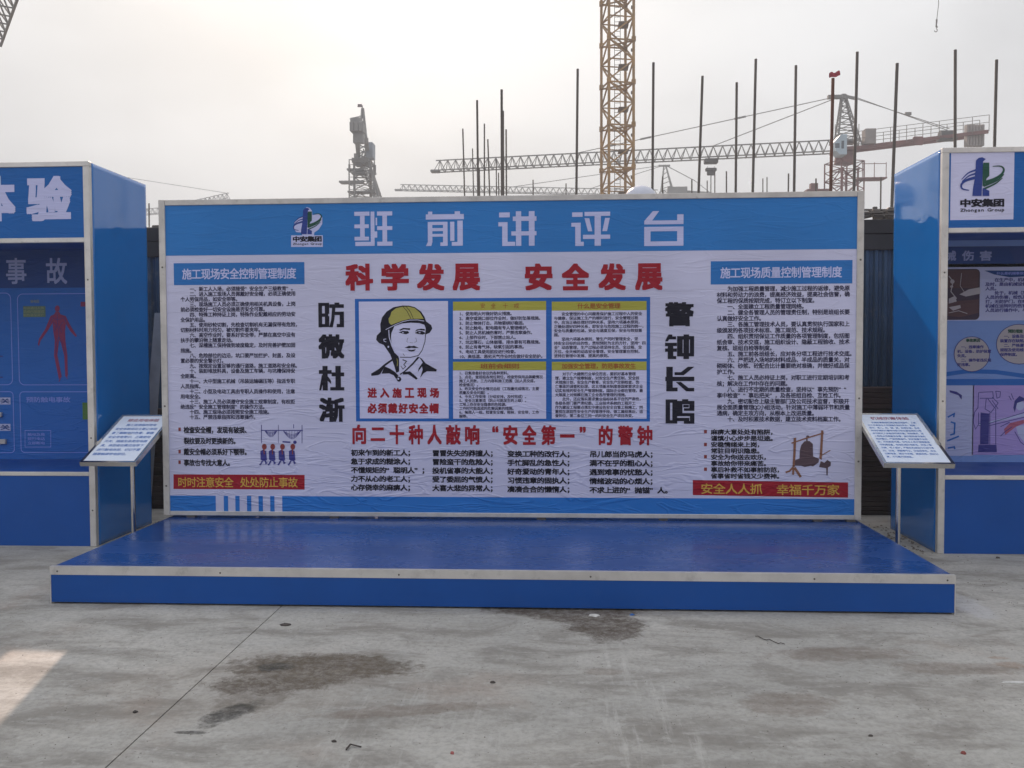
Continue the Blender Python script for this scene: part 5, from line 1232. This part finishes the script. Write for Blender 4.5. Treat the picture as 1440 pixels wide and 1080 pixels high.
# crane F : jib passing over the yard, its tip in the top-left corner
tF = at(-17, 64, 47.5); mF = Vector((9.5, -4.5, tF.z)); dF = (mF-tF); LF = dF.length; uF = dF/LF
cf_ = empty('tower_crane', (mF.x, mF.y, 0)); tag(cf_, 'lattice crane jib crossing the top left corner of the photo', 'tower crane')
for k in range(7): addp(tri_jib(MB(), tF+uF*(.3+k*(LF-2)/7), tF+uF*(.3+(k+.99)*(LF-2)/7), 1.15, 1.15, 7, .11, .06), 'jib_section', CRG, cf_)
addp(MB().box((tF.x-.35, tF.y-.35, tF.z-.25), (tF.x+.35, tF.y+.35, tF.z+.15), .04), 'jib_tip', CRG, cf_)
addp(lattice(MB(), (mF.x, mF.y, 0), (mF.x, mF.y, mF.z+.2), 1.6, 7, .15, .07), 'mast', CRY, cf_)
addp(lattice(MB(), (mF.x, mF.y, mF.z+.3), (mF.x, mF.y, mF.z+6), 1.2, 4, .12, .06, 0, .3), 'tower_head', CRY, cf_)
addp(MB().beam((mF.x, mF.y, mF.z+5.9), tF+uF*LF*.4+Vector((0, 0, 1.15)), .06), 'tie_bar', CRG, cf_)

# ------------------------------------------------------------------ litter and small things on the ground
def lump(px, py, sx, sy, sz, mt, name, label, cat, seed=0, group=None, z=0):
    r = random.Random(seed+px); g = gp(px, py, z); mb = MB(); n = 9; vs = []
    for j, (zz, sc_) in enumerate(((0, 1), (.55, .85), (1, .4))):
        for i in range(n):
            a_ = 2*math.pi*i/n; k_ = sc_*(1+r.uniform(-.28, .28)); vs.append((g.x+sx*k_*math.cos(a_), g.y+sy*k_*math.sin(a_), z+sz*zz*(1+r.uniform(-.2, .2)*(j > 0))))
    vs.append((g.x, g.y, z+sz*1.05))
    mb.add(vs, [(j*n+i, j*n+(i+1) % n, (j+1)*n+(i+1) % n, (j+1)*n+i) for j in range(2) for i in range(n)]+[(2*n+i, 2*n+(i+1) % n, 3*n) for i in range(n)])
    o = mb.build(name, mt); tag(o, label, cat, group); return o
lump(401, 879, .035, .022, .010, DEBRIS, 'dirt_clump', 'dark dirt clump right of the slab joint near the stage front', 'dirt clump')
lump(836, 866, .035, .02, .012, SCRAP, 'paper_scrap', 'crumpled white scrap on the brown stain before the stage', 'scrap')
lump(889, 865, .014, .012, .008, BLUEBIT, 'plastic_scrap', 'tiny blue scrap right of the brown stain', 'scrap')
lump(1355, 1060, .010, .010, .010, mat('debris_red', (.25, .06, .05), .7), 'pebble', 'small reddish pebble at the far lower right foreground', 'pebble')
lump(636, 1060, .008, .008, .009, mat('debris_red2', (.35, .10, .09), .7), 'pebble', 'small reddish pebble in the lower middle foreground', 'pebble')
lump(190, 1002, .012, .010, .009, DEBRIS, 'pebble', 'dark pebble left of the slab joint in the lower left', 'pebble')
lump(470, 1043, .012, .008, .007, DEBRIS, 'pebble', 'dark pebble below the large stain left of the twig', 'pebble')
lump(1403, 785, .016, .012, .012, DEBRIS, 'pebble', 'dark pebble on the ground before the right booth', 'pebble')
lump(1224, 1035, .010, .008, .006, DEBRIS, 'dirt_clump', 'dark dirt clump in the lower right foreground', 'dirt clump')
lump(693, 960, .014, .010, .008, DEBRIS, 'pebble', 'dark pebble right of the large stain', 'pebble')
lump(1432, 960, .07, .012, .006, SCRAP, 'paper_scrap', 'flat pale strip lying at the right edge of the yard', 'scrap')
g1, g2, g3 = gp(487, 1056), gp(493, 1050), gp(508, 1052)
tag(MB().tube((g1.x, g1.y, .006), (g2.x, g2.y, .010), .004, 5).tube((g2.x, g2.y, .010), (g3.x, g3.y, .005), .003, 5).build('twig', DEBRIS), 'small dark bent twig lying in the lower left foreground', 'twig')
g1, g2 = gp(1062, 896), gp(1104, 908)
mb = MB(); prev = Vector((g1.x, g1.y, .006))
for k in range(1, 9):
    q = Vector((g1.x+(g2.x-g1.x)*k/8, g1.y+(g2.y-g1.y)*k/8+.02*math.sin(k*1.9), .006)); mb.tube(prev, q, .0022, 5); prev = q
tag(mb.build('wire', DEBRIS), 'thin dark wire curl lying right of centre before the stage', 'wire')
# rubble and soil along the foot of booth, stage and hoarding
def rubble(cx0, cx1, cy0, cy1, n, smin, smax, name, label):
    mb = MB(); r = random.Random(int(cx0*100))
    for i in range(n):
        x, y, s = r.uniform(cx0, cx1), r.uniform(cy0, cy1), r.uniform(smin, smax)
        vs = [(x+s*r.uniform(.6, 1.2)*math.cos(t), y+s*r.uniform(.6, 1.2)*math.sin(t), 0) for t in (0, 1.3, 2.6, 3.9, 5.2)]; top = (x, y, s*r.uniform(.5, 1.1))
        mb.add(vs+[top], [(k, (k+1) % 5, 5) for k in range(5)])
    o = mb.build(name, RUBBLE); tag(o, label, 'rubble', kind='stuff'); return o
rubble(2.40, 2.93, 7.15, 8.3, 240, .003, .016, 'rubble', 'small rubble and grit between the stage and the right booth')
rubble(-3.83, -3.29, 7.65, 9.0, 160, .003, .016, 'rubble', 'small grit between the left booth and the stage')
rubble(2.40, 3.1, 5.5, 7.1, 90, .002, .007, 'grit', 'scattered grit beside the right end of the stage')
rubble(-4.2, 3.4, 3.0, 5.45, 1500, .0010, .0040, 'grit', 'scattered fine grit over the concrete yard')

# ------------------------------------------------------------------ hazy air
hz = bpy.data.materials.new('hazy_air'); hz.use_nodes = True; nt = hz.node_tree; nt.nodes.clear()
ho = N(nt, 'ShaderNodeOutputMaterial'); pv = N(nt, 'ShaderNodeVolumePrincipled'); nt.links.new(pv.outputs[0], ho.inputs['Volume'])
pv.inputs['Color'].default_value = (.82, .91, 1.0, 1); pv.inputs['Density'].default_value = .0028; pv.inputs['Anisotropy'].default_value = .05
h = MB().box((-340, -170, -1.03), (340, 500, 58)).build('haze', hz); tag(h, kind='stuff', label='thin pale haze over the whole building site')
